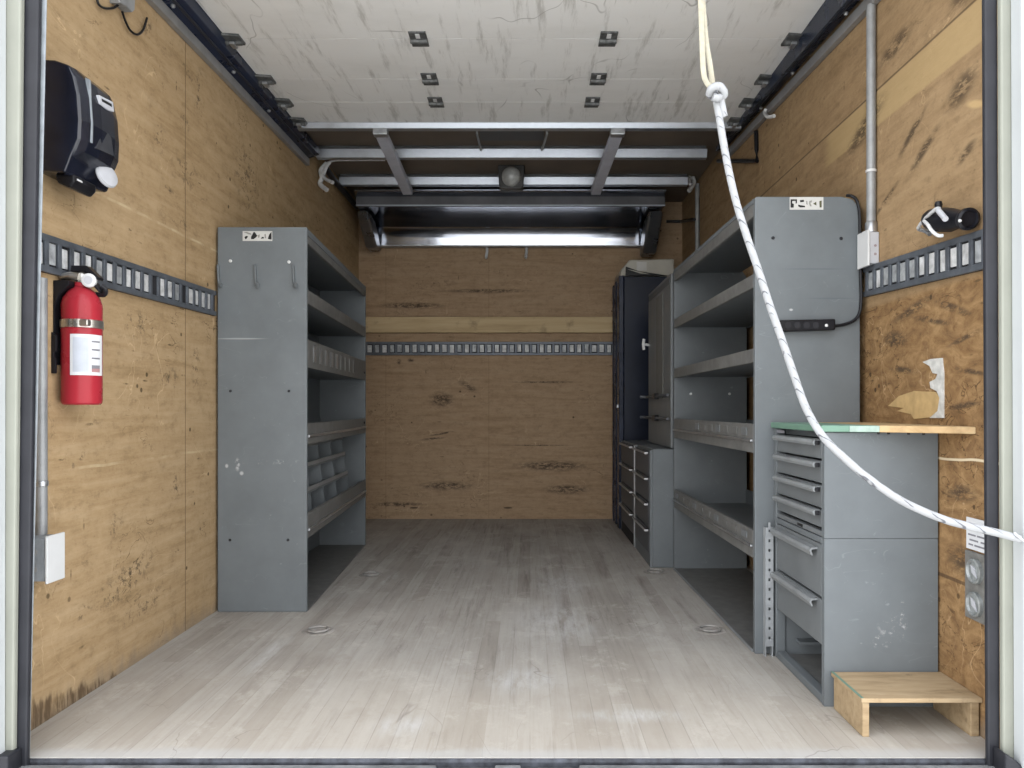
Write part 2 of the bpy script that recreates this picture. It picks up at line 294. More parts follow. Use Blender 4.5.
# ------------------------------------------------------------------ mesh building
class MB:
    def __init__(self): self.bm = bmesh.new()
    def hexa(self, c):
        v = [self.bm.verts.new(p) for p in c]
        for f in ((0, 3, 2, 1), (4, 5, 6, 7), (0, 1, 5, 4), (1, 2, 6, 5), (2, 3, 7, 6), (3, 0, 4, 7)): self.bm.faces.new([v[i] for i in f])
        return self
    def box(self, x0, x1, y0, y1, z0, z1):
        return self.hexa([(x0, y0, z0), (x1, y0, z0), (x1, y1, z0), (x0, y1, z0), (x0, y0, z1), (x1, y0, z1), (x1, y1, z1), (x0, y1, z1)])
    def prism(self, poly, axis, a0, a1):
        f = {'z': lambda p, a: (p[0], p[1], a), 'y': lambda p, a: (p[0], a, p[1]), 'x': lambda p, a: (a, p[0], p[1])}[axis]
        A = [self.bm.verts.new(f(p, a0)) for p in poly]; B = [self.bm.verts.new(f(p, a1)) for p in poly]
        self.bm.faces.new(A[::-1]); self.bm.faces.new(B)
        for i in range(len(poly)):
            j = (i + 1) % len(poly); self.bm.faces.new([A[i], A[j], B[j], B[i]])
        return self
    def tube(self, pts, r, n=10, flat=None):
        pts = [Vector(p) for p in pts]; rs = r if isinstance(r, (list, tuple)) else [r] * len(pts)
        t = (pts[1] - pts[0]).normalized(); up = Vector((0, 0, 1)) if abs(t.z) < .9 else Vector((1, 0, 0))
        a = t.cross(up).normalized(); rings = []
        for i, p in enumerate(pts):
            t = (pts[min(i + 1, len(pts) - 1)] - pts[max(i - 1, 0)]).normalized()
            a = (a - t * a.dot(t)).normalized(); b = t.cross(a)
            fb = 1.0 if flat is None else flat
            rings.append([self.bm.verts.new(p + (a * math.cos(q) + b * math.sin(q) * fb) * rs[i]) for q in [2 * math.pi * k / n for k in range(n)]])
        for i in range(len(rings) - 1):
            for k in range(n): self.bm.faces.new([rings[i][k], rings[i][(k + 1) % n], rings[i + 1][(k + 1) % n], rings[i + 1][k]])
        self.bm.faces.new(rings[0][::-1]); self.bm.faces.new(rings[-1])
        return self
    def lathe(self, prof, base, axis=(0, 0, 1), n=28):      # prof: (radius, height)
        q = Vector((0, 0, 1)).rotation_difference(Vector(axis)); base = Vector(base); rings = []
        for r, h in prof:
            rings.append([self.bm.verts.new(base + q @ Vector((max(r, 1e-4) * math.cos(2 * math.pi * k / n), max(r, 1e-4) * math.sin(2 * math.pi * k / n), h))) for k in range(n)])
        for i in range(len(rings) - 1):
            for k in range(n): self.bm.faces.new([rings[i][k], rings[i][(k + 1) % n], rings[i + 1][(k + 1) % n], rings[i + 1][k]])
        self.bm.faces.new(rings[0][::-1]); self.bm.faces.new(rings[-1])
        return self
    def build(self, name, mat, parent=None, bevel=0.0, smooth=False, origin=None, segs=2):
        bmesh.ops.recalc_face_normals(self.bm, faces=self.bm.faces)
        vs = [v.co for v in self.bm.verts]
        if parent is not None: o0 = Vector(parent['_o'])
        elif origin is not None: o0 = Vector(origin)
        else:
            o0 = Vector(((min(v.x for v in vs) + max(v.x for v in vs)) / 2, (min(v.y for v in vs) + max(v.y for v in vs)) / 2, min(v.z for v in vs)))
        for v in self.bm.verts: v.co -= o0
        me = bpy.data.meshes.new(name); self.bm.to_mesh(me); self.bm.free()
        if smooth:
            for p in me.polygons: p.use_smooth = True
        me.materials.append(mat)
        o = bpy.data.objects.new(name, me); COL.objects.link(o)
        if parent is not None: o.parent = parent
        else: o.location = o0
        o['_o'] = tuple(o0)
        if bevel:
            b = o.modifiers.new('bevel', 'BEVEL'); b.width = bevel; b.segments = segs; b.limit_method = 'ANGLE'; b.angle_limit = math.radians(35); b.harden_normals = False
        if smooth:
            s = o.modifiers.new('edges', 'EDGE_SPLIT'); s.split_angle = math.radians(40)
        return o

def tag(o, label, cat, group=None, kind=None):
    o['label'] = label; o['category'] = cat
    if group: o['group'] = group
    if kind: o['kind'] = kind
    return o
def thing(name, label, cat, loc, group=None, kind=None):
    o = bpy.data.objects.new(name, None); COL.objects.link(o); o.location = loc; o.empty_display_size = .05
    o['_o'] = tuple(Vector(loc)); return tag(o, label, cat, group, kind)
def dup(root, loc, label=None):
    r = root.copy(); COL.objects.link(r); r.location = loc
    if label: r['label'] = label
    for ch in list(root.children):
        c = ch.copy(); COL.objects.link(c); c.parent = r
        for g in list(ch.children):
            d = g.copy(); COL.objects.link(d); d.parent = c
    return r
def spline(pts, k=8):
    pts = [Vector(p) for p in pts]; out = []
    for i in range(len(pts) - 1):
        p0, p1, p2, p3 = pts[max(i - 1, 0)], pts[i], pts[i + 1], pts[min(i + 2, len(pts) - 1)]
        for j in range(k):
            t = j / k
            out.append(.5 * ((2 * p1) + (p2 - p0) * t + (2 * p0 - 5 * p1 + 4 * p2 - p3) * t * t + (3 * p1 - p0 - 3 * p2 + p3) * t ** 3))
    out.append(pts[-1]); return out
def struct(o, label, cat): return tag(o, label, cat, kind='structure')

# ------------------------------------------------------------------ setting
XL, XR, YB, YF, ZR = -1.165, 1.035, 5.27, 1.672, 2.155
fl = struct(MB().box(XL - .03, XR + .03, YF, YB + .03, -.05, 0).build('floor', m_floor, origin=(0, 0, 0)), 'worn pale wooden plank floor of the truck box', 'floor')
wl = struct(MB().box(XL - .03, XL, 1.673, YB + .03, 0, ZR).build('wall_left', m_wall_l, origin=(0, 0, 0)), 'scuffed tan plywood wall behind the fire extinguisher', 'wall')
wr = struct(MB().box(XR, XR + .03, 1.673, YB + .03, 0, ZR).build('wall_right', m_wall_r, origin=(0, 0, 0)), 'scuffed orange brown plywood wall behind the wooden worktop', 'wall')
wb = struct(MB().box(XL, XR, YB, YB + .03, 0, ZR).build('wall_back', m_wall_b, origin=(0, 0, 0)), 'brown plywood front wall with dark scuffs at the far end', 'wall')
struct(MB().box(XL - .03, XR + .03, 1.66, YB + .03, ZR, ZR + .03).build('ceiling', m_rooff), 'brown roof sheet above the metal roof bows', 'ceiling')
struct(MB().box(-9, 9, -16, 9, -.95, -.90).build('ground', m_bounce_ground), 'unseen pale ground under the truck, added for bounce light', 'ground')  # added out of view, kept pale to throw light up at the ceiling

# torn patches in the right wall
def wallpatch(name, mat, uv, thick):
    pts = []
    for u, v in uv:
        Y = F * XR / (u - VX); pts.append((Y, EYE - (v - VY) * Y / F))
    return MB().prism(pts, 'x', XR - thick, XR + .001).build(name, mat, wr, origin=(0, 0, 0))
wallpatch('bare_wood', m_bare, [(889, 406), (900, 396), (915, 391), (936, 392), (942, 398), (944, 416), (915, 419), (912, 414), (898, 411), (905, 408)], .003)
wallpatch('torn_laminate', m_torn, [(924, 362), (932, 359), (943, 358), (944.5, 374), (944.5, 418), (931, 418), (939, 411), (941, 398), (938, 391), (932, 388), (931, 382), (937, 379), (939, 374), (934, 373), (931, 366)], .004)

# sill, bumper, door frame
m_nose = plain('dark_nosing_steel', (.07, .075, .09), .6, .2, .6, 30)
s = MB().prism([(YF, -.001), (YF - .004, -.002), (YF - .006, -.008), (YF - .003, -.022), (YF, -.022)], 'x', -1.09, 1.005)
struct(s.build('trim_1', m_nose, bevel=.0015), 'scuffed grey metal nosing along the floor edge', 'floor edge')
s = MB().box(-1.2, -.20, 1.60, 1.6615, -.16, -.0105); s.box(-.20, -.075, 1.60, 1.6590, -.16, -.022); s.box(-.075, -.02, 1.60, 1.6615, -.16, -.0105); s.box(-.02, .105, 1.60, 1.6590, -.16, -.022); s.box(.105, 1.2, 1.60, 1.6615, -.16, -.0105)
struct(s.build('trim_2', m_rub, bevel=.003), 'weathered grey rear bumper below the floor edge', 'bumper')

def slab(name, mat, xt0, xt1, xb0, xb1, y0, y1, zb, zt, label, cat, bevel=.004):
    m = MB().hexa([(xb0, y0, zb), (xb1, y0, zb), (xb1, y1, zb), (xb0, y1, zb), (xt0, y0, zt), (xt1, y0, zt), (xt1, y1, zt), (xt0, y1, zt)])
    return struct(m.build(name, mat, bevel=bevel), label, cat)
def xu(u, Y): return (u - VX) * Y / F
ZT = 2.20
def edge(ut, ub, Y):                                      # x at z=ZT and z=-.02 for a frame edge seen at ut (row 0) and ub (row 740)
    zt, zb = EYE + 408 * Y / F, EYE - 332 * Y / F
    xt, xb = xu(ut, Y), xu(ub, Y); g = (xt - xb) / (zt - zb)
    return xb + g * (ZT - zb), xb + g * (-.02 - zb)
def post(name, mat, e0, e1, y0, y1, zb, label, cat, bevel=.004):
    slab(name, mat, e0[0], e1[0], e0[1], e1[1], y0, y1, zb, ZT, label, cat, bevel)
W_ = 1.62
post('trim_3', m_gasket, edge(25, 17, 1.66), edge(40.5, 28.5, 1.66), 1.655, 1.668, -.02, 'dark rubber seal along the left door post', 'door seal')
post('trim_4', m_gplas, edge(40.0, 28, 1.67), edge(47, 30.5, 1.67), 1.6685, 1.6715, 0, 'thin grey metal strip beside the left rubber seal', 'trim')
post('trim_5', m_jamb_shade, edge(7, 6, 1.66), edge(25.5, 18, 1.655), 1.640, 1.655, .0, 'shade-toned cream door jamb between white post and left rubber seal', 'door jamb')  # post's less lit return face, its shade put into the cream colour
post('trim_6', m_white, edge(-150, -150, W_), edge(7, 6, 1.6395), 1.60, 1.6395, -.02, 'white painted door post at the left edge', 'door post')
post('trim_7', m_gasket, edge(983, 986.5, 1.66), edge(996.5, 999, 1.66), 1.655, 1.668, -.02, 'dark rubber seal along the right door post', 'door seal')
post('trim_8', m_jamb_shade, edge(996.5, 999, 1.655), edge(1010, 1013, 1.66), 1.640, 1.655, .0, 'shade-toned cream door jamb between white post and right rubber seal', 'door jamb')  # same darker tone paints the shaded return of the right post
post('trim_9', m_white, edge(1010, 1013, 1.6395), edge(1160, 1160, W_), 1.60, 1.6395, -.02, 'white painted door post at the right edge', 'door post')
struct(MB().box(-1.3, 1.25, 1.60, 1.70, 2.13, 2.34).build('trim_10', m_white, bevel=.004), 'unseen white header beam added over the rear opening to block light', 'header')  # out of view, added to stop light leaking in above the door
# side fillers outside the walls close the box round the posts
struct(MB().box(-1.50, XL - .03, 1.662, 1.72, 0, ZR).build('trim_11', m_white), 'white corner post outside the left wall', 'corner post')
struct(MB().box(XR + .03, 1.40, 1.662, 1.72, 0, ZR).build('trim_12', m_white), 'white corner post outside the right wall', 'corner post')
# foot curve of the seals
struct(MB().prism([(.988, -.02), (.988, .035), (1.012, .02), (1.05, -.012), (1.05, -.02)], 'y', 1.61, 1.655).build('trim_13', m_gasket, bevel=.004), 'black rubber foot at the bottom of the right door post', 'door seal')
struct(MB().prism([(-1.085, -.02), (-1.085, .03), (-1.108, .03), (-1.16, .0), (-1.16, -.02)], 'y', 1.61, 1.655).build('trim_14', m_gasket, bevel=.004), 'black rubber foot at the bottom of the left door post', 'door seal')

# top rails with the door tracks
def rail(name, side, x0, x1, lab, base, slope):
    y0, y1 = 1.72, 4.02
    def zz(y, b): return b + (base - 1.965) + (y - 2.3) * slope
    r = thing(name, lab, 'door rail', ((x0 + x1) / 2, (y0 + y1) / 2, zz(2.87, 1.965)), kind='structure')
    c = [(x0, y0, zz(y0, 1.965)), (x1, y0, zz(y0, 1.965)), (x1, y1, zz(y1, 1.965)), (x0, y1, zz(y1, 1.965)),
         (x0, y0, zz(y0, 2.00)), (x1, y0, zz(y0, 2.00)), (x1, y1, zz(y1, 2.00)), (x0, y1, zz(y1, 2.00))]
    MB().hexa(c).build('rail_plate', m_alu_d, r, bevel=.002)
    xi = x1 if side < 0 else x0                           # inner face
    d = .05 if side < 0 else -.05
    xs = sorted((xi - d * .15, xi + d))
    t = MB(); prof = [(xs[0], 2.02), (xs[1], 2.04), (xs[1], 2.115), (xs[0], 2.115)]
    A = []
    t.hexa([(xs[0], y0, zz(y0, 2.0)), (xs[1], y0, zz(y0, 2.02)), (xs[1], y1, zz(y1, 2.02)), (xs[0], y1, zz(y1, 2.0)),
            (xs[0], y0, 2.085), (xs[1], y0, 2.085), (xs[1], y1, 2.105), (xs[0], y1, 2.105)])
    t.build('door_track', m_navy, r, bevel=.003)
    k = MB(); xl = xi + d * .55
    k.tube([(xl, y0 + .02, zz(y0, 2.008)), (xl, y1 - .02, zz(y1, 2.008))], .005, 8)
    k.build('track_lip', m_gasket, r)
    for y in (2.45, 2.95, 3.35):
        MB().lathe([(.0, 0), (.007, 0), (.007, .006), (.004, .009), (0, .009)], (xi + d * .3, y, zz(y, 2.006)), (0, 0, -1), 10).build('bolt', m_galv, r)
    return r
rail('trim_15', -1, XL + .001, XL + .022, 'grey rail and black door track along top of left wall', 1.985, .015)
rail('trim_16', 1, XR - .022, XR - .001, 'grey rail and black door track along top of right wall', 1.955, .055)

# ------------------------------------------------------------------ overhead door, open under the roof
ZD = 2.083
door = thing('door_1', 'open white overhead door stored under the roof', 'door', (-.045, 2.7, ZD), kind='structure')
ys = [1.80, 2.40, 2.79, 3.13, 3.366, 3.62]
for a, b in zip(ys[:-1], ys[1:]):
    m = MB(); m.box(-1.09, 1.0, a + .0018, b - .0018, ZD, ZD + .024)
    m.build('door_panel', m_door, door)
    if b < 3.6: MB().box(-1.09, 1.0, b - .0017, b + .0017, ZD + .002, ZD + .022).build('seam_strip', m_gasket, door)
MB().prism([(3.612, ZD - .026), (3.645, ZD - .028), (3.645, ZD - .0005), (3.602, ZD - .0005)], 'x', -1.085, .985).build('end_channel', m_alu, door, bevel=.002)
def hinge(xc, y, w=.062):
    h = MB(); h.box(xc - w / 2, xc + w / 2, y - .058, y - .010, ZD - .006, ZD - .0004); h.box(xc - w / 2, xc + w / 2, y + .010, y + .05, ZD - .006, ZD - .0004)
    h.tube([(xc - w / 2, y, ZD - .008), (xc + w / 2, y, ZD - .008)], .010, 10)
    o = h.build('hinge', plain_hinge, door, bevel=.0015)
    MB().box(xc - .008, xc + .008, y - .050, y - .018, ZD - .0085, ZD - .006).build('hinge_tongue', m_wplas, o, bevel=.001)
plain_hinge = plain('dirty_hinge_steel', (.15, .155, .155), .5, .4, .5, 60)
for y in (2.79, 3.13, 3.366):
    for xc in (xu(419 if y < 3 else 430 if y < 3.3 else 436, y), xu(608 if y < 3 else 598 if y < 3.3 else 592, y)): hinge(xc, y)
for y in (2.79, 3.13, 3.366, 3.585):
    for s, xc in ((-1, -1.066), (1, .947)):
        h = MB(); h.prism([(xc - .032, y - .05), (xc + .032, y - .04), (xc + .032, y + .03), (xc - .032, y + .04)], 'z', ZD - .010, ZD - .0004)
        h.tube([(xc - .03, y, ZD - .014), (xc + .03, y, ZD - .014)], .011, 8)
        o = h.build('roller_bracket', plain_hinge, door, bevel=.002)
        MB().box(xc - .01, xc + .008, y - .02, y + .02, ZD - .028, ZD - .018).build('roller_clip', m_galv, o, bevel=.002)

# ------------------------------------------------------------------ roof bows and front bulkhead
b = MB(); yb = 4.10
b.prism([(yb + .014, 2.083), (yb + .05, 2.081), (yb + .05, ZR - .0008), (yb + .035, ZR - .0008), (yb + .03, 2.135), (yb + .002, 2.128)], 'x', -1.135, .94)
bow = tag(b.build('roof_bow', m_alu, bevel=.002), 'shiny roof crossbar nearest the open door', 'roof bow', 'roof bows')
bow2 = bow.copy(); COL.objects.link(bow2); bow2.location = bow.location + Vector((0, .5, 0)); bow2['label'] = 'shiny roof crossbar just above the metal bulkhead and behind the dome lamp'
for xc, lab in ((-.715, 'grey flat channel bar running front to back under the roof, left one'), (.415, 'grey flat channel bar running front to back under the roof, right one')):
    c = MB(); dx = .015 if xc < 0 else -.005
    c.hexa([(xc - .029 + dx, 3.62, 2.035), (xc + .029 + dx, 3.62, 2.035), (xc + .029 - .02, 4.66, 2.035), (xc - .029 - .02, 4.66, 2.035), (xc - .029 + dx, 3.62, 2.060), (xc + .029 + dx, 3.62, 2.060), (xc + .029 - .02, 4.66, 2.0755), (xc - .029 - .02, 4.66, 2.0755)])
    t = thing('support_channel', lab, 'channel bar', (xc, 4.1, 2.035), 'channel bars under the roof')
    c.build('channel', m_lilac, t, bevel=.003)
    MB().box(xc - .034 + dx, xc + .034 + dx, 3.612, 3.66, 2.030, 2.0605).build('end_clip', m_galv, t, bevel=.004)
tag(MB().box(-.255, .07, 3.70, 4.02, 2.140, ZR - .0005).build('roof_plate', plain('dark_grey_plate', (.10, .10, .10), .5), bevel=.003), 'dark grey plate on the roof between door and first crossbar', 'plate')
for k, (ua, ub, lab) in enumerate(((477, 481, 'thin metal hanger rod left of the dark roof plate'), (547, 542, 'thin metal hanger rod right of the dark roof plate'))):
    tag(MB().tube([(xu(ua, 3.75), 3.75, ZR - .002), P(ua, 134, 3.76), P((ua + ub) / 2, 142, 3.95), P(ub, 150, 4.09)], .006, 8).build('hanger_rod', m_pipe, smooth=True), lab, 'rod', 'hanger rods')

bh = thing('front_bulkhead', 'reflective sheet metal bulkhead across top of back wall', 'bulkhead', (-.12, 4.95, 1.85))
prof = [(4.80, 1.984), (4.98, 1.980), (5.08, 1.972), (5.150, 1.950), (5.178, 1.905), (5.186, 1.845)]
prof = spline([(p[0], p[1], 0) for p in prof], 5)
outer = [(p.x, p.y) for p in prof]; inner = []
for i, p in enumerate(prof):
    t = (prof[min(i + 1, len(prof) - 1)] - prof[max(i - 1, 0)]).normalized(); q = p + Vector((-t.y, t.x, 0)) * .006
    inner.append((q.x, q.y))
MB().prism(outer + inner[::-1], 'x', -1.06, .822).build('curved_sheet', m_sheet, bh, smooth=True)
MB().prism([(4.675, 2.066), (4.735, 2.040), (4.735, 2.046), (4.675, 2.072)], 'x', -1.06, .822).build('top_sheet', m_sheet, bh)
MB().box(-1.06, .822, 4.735, 4.80, 1.984, 1.990).build('soffit_sheet', m_sheet, bh)
MB().box(-1.062, .824, 4.726, 4.734, 1.983, 2.046).build('lip', plain('dull_lip_steel', (.13, .13, .14), .5, .4, .2, 8), bh, bevel=.002)
MB().box(-1.062, .824, 4.722, 4.7255, 1.986, 1.993).build('lip_edge', m_alu, bh)
for x0, x1, zb in ((-1.075, -1.0, 1.80), (.735, .825, 1.765)):
    g = MB(); sl = -1 if x0 < 0 else 1
    g.prism([(4.80, 1.978), (5.02, 1.965), (5.12, 1.90), (5.2, zb + .03), (5.2, zb), (5.06, zb), (4.98, zb + .05), (4.84, 1.93)], 'x', x0 if sl > 0 else x0, x1)
    g.build('end_bracket', plain('bracket_sheet_steel', (.32, .34, .38), .3, .9), bh, bevel=.015, segs=3)
MB().box(-1.05, .80, 5.19, 5.255, 1.838, 1.848).build('bottom_flange', m_galv, bh, bevel=.002)

for k, (u, lab) in enumerate(((487, 'small white hook under the metal bulkhead, left one'), (526.5, 'small white hook under the metal bulkhead, right one'))):
    if k == 0:
        hk = MB().tube([P(u, 247.6, 5.225), P(u, 252, 5.222), P(u - .6, 255, 5.215), P(u - .8, 257.5, 5.20), P(u - .6, 256, 5.185)], .009, 8).build('hook', m_wplas, smooth=True); tag(hk, lab, 'hook', 'hooks under the bulkhead'); h0 = hk
    else:
        h1 = h0.copy(); COL.objects.link(h1); h1.location = h0.location + Vector(((u - 487) * 5.22 / F, 0, 0)); h1['label'] = lab

# dome lamp
dl = thing('dome_lamp', 'square grey dome lamp hanging between the roof crossbars', 'lamp', (-.108, 4.50, 2.03))
MB().prism([(-.185, ZR - .001), (-.178, 2.03), (-.165, 2.02), (-.052, 2.02), (-.040, 2.03), (-.030, ZR - .001)], 'y', 4.46, 4.535).build('housing', plain('lamp_housing', (.09, .09, .09), .45, .3), dl, bevel=.006)
MB().lathe([(.0, 0), (.055, 0), (.056, .012), (.050, .03), (.034, .045), (.014, .052), (0, .053)], (-.108, 4.4605, 2.085), (0, -1, -.25), 24).build('lens', m_glass, dl, smooth=True)

# ------------------------------------------------------------------ cables up at the roof
def cable_bundle(lab, pts, wirepts):
    t = thing('cable_bundle', lab, 'cable', pts[0], 'white cables under the roof')
    MB().tube(spline(pts, 5), .013, 8).build('sheath', m_rag, t, smooth=True)
    q = [Vector(p) + Vector((.02 if pts[0][0] < 0 else -.02, -.015, 0)) for p in pts]
    MB().tube(spline([q[0], q[1] + Vector((.012, 0, .01)), q[2] + Vector((-.006, 0, 0)), q[-1] + Vector((.02, -.02, .03))], 5), .010, 8).build('loose_end', m_rag, t, smooth=True)
    MB().tube(spline(wirepts, 6), .006, 8).build('wire', m_rag, t, smooth=True)
YL, YR_ = 4.22, 4.70
cable_bundle('white bunched cable hanging at top of left wall', [P(327, 163, YL), P(321, 170, YL), P(322, 178, YL), P(320, 184, YL), P(327, 190, YL - .03)],
             [P(327, 163, YL), P(335, 160.5, YL + .06), P(355, 160, YL + .08), P(385, 160, YL + .10)])
cable_bundle('white bunched cable hanging at top of right wall', [P(688, 164, YR_), P(695, 170, YR_), P(693, 177, YR_), P(694, 183, YR_), P(689, 191, YR_ - .03)],
             [P(688, 164, YR_), P(676, 161, YR_ - .12), P(650, 162, YR_ - .2), P(618, 161, YR_ - .25)])
tag(MB().tube(spline([P(326, 168, 4.30), P(334, 180, 4.46), P(345, 193, 4.68), P(357, 207, 4.92)], 5), .017, 10).build('black_hose', m_black, smooth=True), 'black hose sloping down to left end of metal bulkhead', 'hose')
XW = XR - .016
tag(MB().tube([(XW, 4.72, 1.30), (XW, 4.72, 2.12)], .014, 10).build('conduit', m_pipe, smooth=True), 'dark thin conduit on right wall behind the tall shelves', 'conduit')
tag(MB().tube([(XW - .02, 4.71, 1.90), (XR - .012, 5.24, 2.015), (.99, YB - .011, 2.02), (.925, YB - .011, 2.02)], .010, 8).build('black_cable', m_black, smooth=True), 'black cable running from dark conduit to the metal bulkhead', 'cable')
def onR(u, v, off=.010):
    Y = F * (XR - off) / (u - VX); return P(u, v, Y)
def onL(u, v, off=.010):
    Y = F * (XL + off) / (u - VX); return P(u, v, Y)
tag(MB().tube([onR(756, 131), onR(756.5, 150), onR(757, 161), onR(745, 161), onR(733, 161), onR(718, 161)], .010, 8).build('black_cable', m_black), 'black right-angled cable below the rail on right wall', 'cable')
tag(MB().tube(spline([onR(766, 109, .03), onR(765, 113, .035), onR(768, 117, .04), onR(774, 116, .03)], 4), .008, 8).build('hook', m_wplas, smooth=True), 'small pale hook below the rail on right wall', 'hook')

# bracket with wires, top left
t = thing('lamp_bracket', 'grey bracket with dangling black wires at top of left wall', 'bracket', onL(118, 4))
def wpoly(uv, x0, x1):
    out = []
    for u, v in uv:
        Y = F * XL / (u - VX); out.append((Y, EYE - (v - VY) * Y / F))
    return MB().prism(out, 'x', x0, x1)
wpoly([(108, -14), (126, -14), (124.5, 10), (122, 12.5), (117, 7), (109, 3)], XL + .0005, XL + .03).build('bracket', m_pipe, t, bevel=.003)
MB().tube(spline([onL(97, -8, .012), onL(98, 3, .012), onL(104, 8, .012), onL(113, 8, .012), onL(118, 5, .015)], 5), .0035, 6).build('wire', m_black, t, smooth=True)
MB().tube(spline([onL(122, 11, .012), onL(125, 20, .012), onL(130, 30, .012), onL(137, 34.5, .012), onL(143, 30, .012), onL(147, 18, .012)], 5), .0035, 6).build('wire', m_black, t, smooth=True)

# ------------------------------------------------------------------ cargo tracks
def cargo_track(name, lab, axis, a0, a1, zc0, zc1, face, sgn, pitch, seed):
    """axis y on the side walls, x on the back wall; face = wall plane, sgn = direction into the room"""
    rnd = random.Random(seed); H = .091
    mid = (a0 + a1) / 2; zm = (zc0 + zc1) / 2
    def pt(a, d, z): return (face + sgn * d, a, z) if axis == 'y' else (a, face + sgn * d, z)
    t = thing(name, lab, 'cargo track', pt(mid, .0, zm - H / 2))
    def zc(a): return zc0 + (zc1 - zc0) * (a - a0) / (a1 - a0)
    def blk(m, b0, b1, d0, d1, e0, e1):
        c = []
        for d, e in ((d0, e0), (d1, e0)):
            pass
        q = []
        for e in (e0, e1):
            q += [pt(b0, d0, zc(b0) + e), pt(b0, d1, zc(b0) + e), pt(b1, d1, zc(b1) + e), pt(b1, d0, zc(b1) + e)]
        m.hexa(q)
    m = MB(); blk(m, a0, a1, .0005, .006, -H / 2, H / 2); m.build('backing', m_slot, t)
    m = MB()
    blk(m, a0, a1, .006, .013, H / 2 - .016, H / 2); blk(m, a0, a1, .006, .013, -H / 2, -H / 2 + .016)
    n = int((a1 - a0) / pitch)
    for k in range(n + 1):
        c = a0 + k * pitch
        blk(m, max(a0, c - .0075), min(a1, c + .0075), .006, .0125, -H / 2 + .014, H / 2 - .014)
    m.build('front_plate', m_track, t, bevel=.0012)
    for k in range(n):
        c = a0 + (k + .5) * pitch
        r = rnd.random()
        if r < .06 and axis == 'y': continue
        m = MB(); w = pitch * .5 - .010
        o = .25 * w * rnd.uniform(-1, .2)
        blk(m, c - w - .001 + abs(o) * .5, c + w - .003 + o * .4, .0062, .0085 + .003 * rnd.random(), -H / 2 + .018 + .005 * rnd.random(), H / 2 - .017 - .006 * rnd.random())
        m.build('slot', m_tab if rnd.random() < .7 else m_tab_d, t, bevel=.001)
    return t
cargo_track('cargo_track', 'dark slotted cargo track on left wall above the fire extinguisher', 'y', 1.75, 2.85, 1.122, 1.138, XL, 1, .0508, 1)
cargo_track('cargo_track', 'dark slotted cargo track on right wall under the black hose fitting', 'y', 1.75, 2.38, 1.113, 1.140, XR, -1, .0508, 2)
cargo_track('cargo_track', 'dark slotted cargo track on the back wall under the pine batten', 'x', XL + .002, .70, 1.158, 1.158, YB, -1, .0508, 3)
tag(MB().box(XL + .001, 1.0, YB - .04, YB - .0005, 1.263, 1.370).build('wood_batten', m_batten, bevel=.004), 'long pale pine batten screwed across the back wall', 'batten')

# ------------------------------------------------------------------ left shelf unit
LY0, LY1 = 2.862, 4.262
def lf(y): return -.824 - (y - LY0) * (.0785 / (LY1 - LY0))
LB = XL + .010
def lpoly(y0, y1, inset=0.0, back=LB): return [(back, y0), (lf(y0) - inset, y0), (lf(y1) - inset, y1), (back, y1)]
ls = thing('shelf_unit', 'tall grey steel shelf unit against the left wall', 'shelf unit', (-.99, 3.5, 0))
endp = MB().prism(lpoly(LY0, LY0 + .018), 'z', 0, 1.423).build('side_panel', m_steel_l, ls, bevel=.004)
# re-centre the textured end panel on its own origin
MB().prism(lpoly(LY1 - .018, LY1), 'z', 0, 1.423).build('side_panel', m_steel, ls, bevel=.003)
MB().prism(lpoly(LY0 + .0185, LY1 - .0185), 'z', 1.395, 1.420).build('top_shelf', m_steel, ls, bevel=.002)
def lip(parent, y0, y1, z0, z1, name='front_lip', mat=None, th=.014, off=0.0):
    return MB().prism([(lf(y0) - th - off, y0), (lf(y0) - off, y0), (lf(y1) - off, y1), (lf(y1) - th - off, y1)], 'z', z0, z1).build(name, mat or m_dust, parent, bevel=.002)
lip(ls, LY0 + .0185, LY1 - .0185, 1.365, 1.394)
ye0, ye1 = LY0 + .019, LY1 - .019
for zt, zl, ridge in ((1.195, 1.142, 0), (.985, .905, 1), (.672, .618, 2), (.335, .270, 2)):
    sh = MB().prism(lpoly(ye0, ye1, .015), 'z', zl + .004, zl + .022).build('shelf', m_steel, ls, bevel=.001)
    MB().box(LB + .004, LB + .008, ye0, ye1, zl + .024, zl + .08).build('rear_lip', m_steel, sh)
    top = zt + (.025 if ridge else 0)
    f = lip(sh, ye0, ye1, zl, top)
    if ridge == 2: lip(sh, ye0, ye1, zl + .026, zl + .036, 'edge_ridge', m_galv, .016, -.006)
    if ridge == 1:
        for k in range(9):
            y = LY0 + .10 + k * .11
            MB().prism([(lf(y) - .001, y), (lf(y) + .0035, y + .006), (lf(y + .05) + .0035, y + .044), (lf(y + .05) - .001, y + .05)], 'z', zl + .024, top - .018).build('label_slot', m_galv if k < 5 else m_dust, sh)
for y in (ye1 - .05,):
    for z in (.945, .675): MB().lathe([(0, 0), (.006, 0), (.006, .004), (0, .005)], (lf(y) + .0005, y, z), (1, 0, 0), 10).build('bolt', m_slot, ls)
MB().prism(lpoly(ye0, ye1), 'z', .0008, .005).build('floor_shade_plate', m_dust, ls)  # dark sheet painted in for the shaded floor under the shelves
MB().box(LB, LB + .003, ye0, ye1, .006, 1.394).build('back_panel', m_steel, ls)
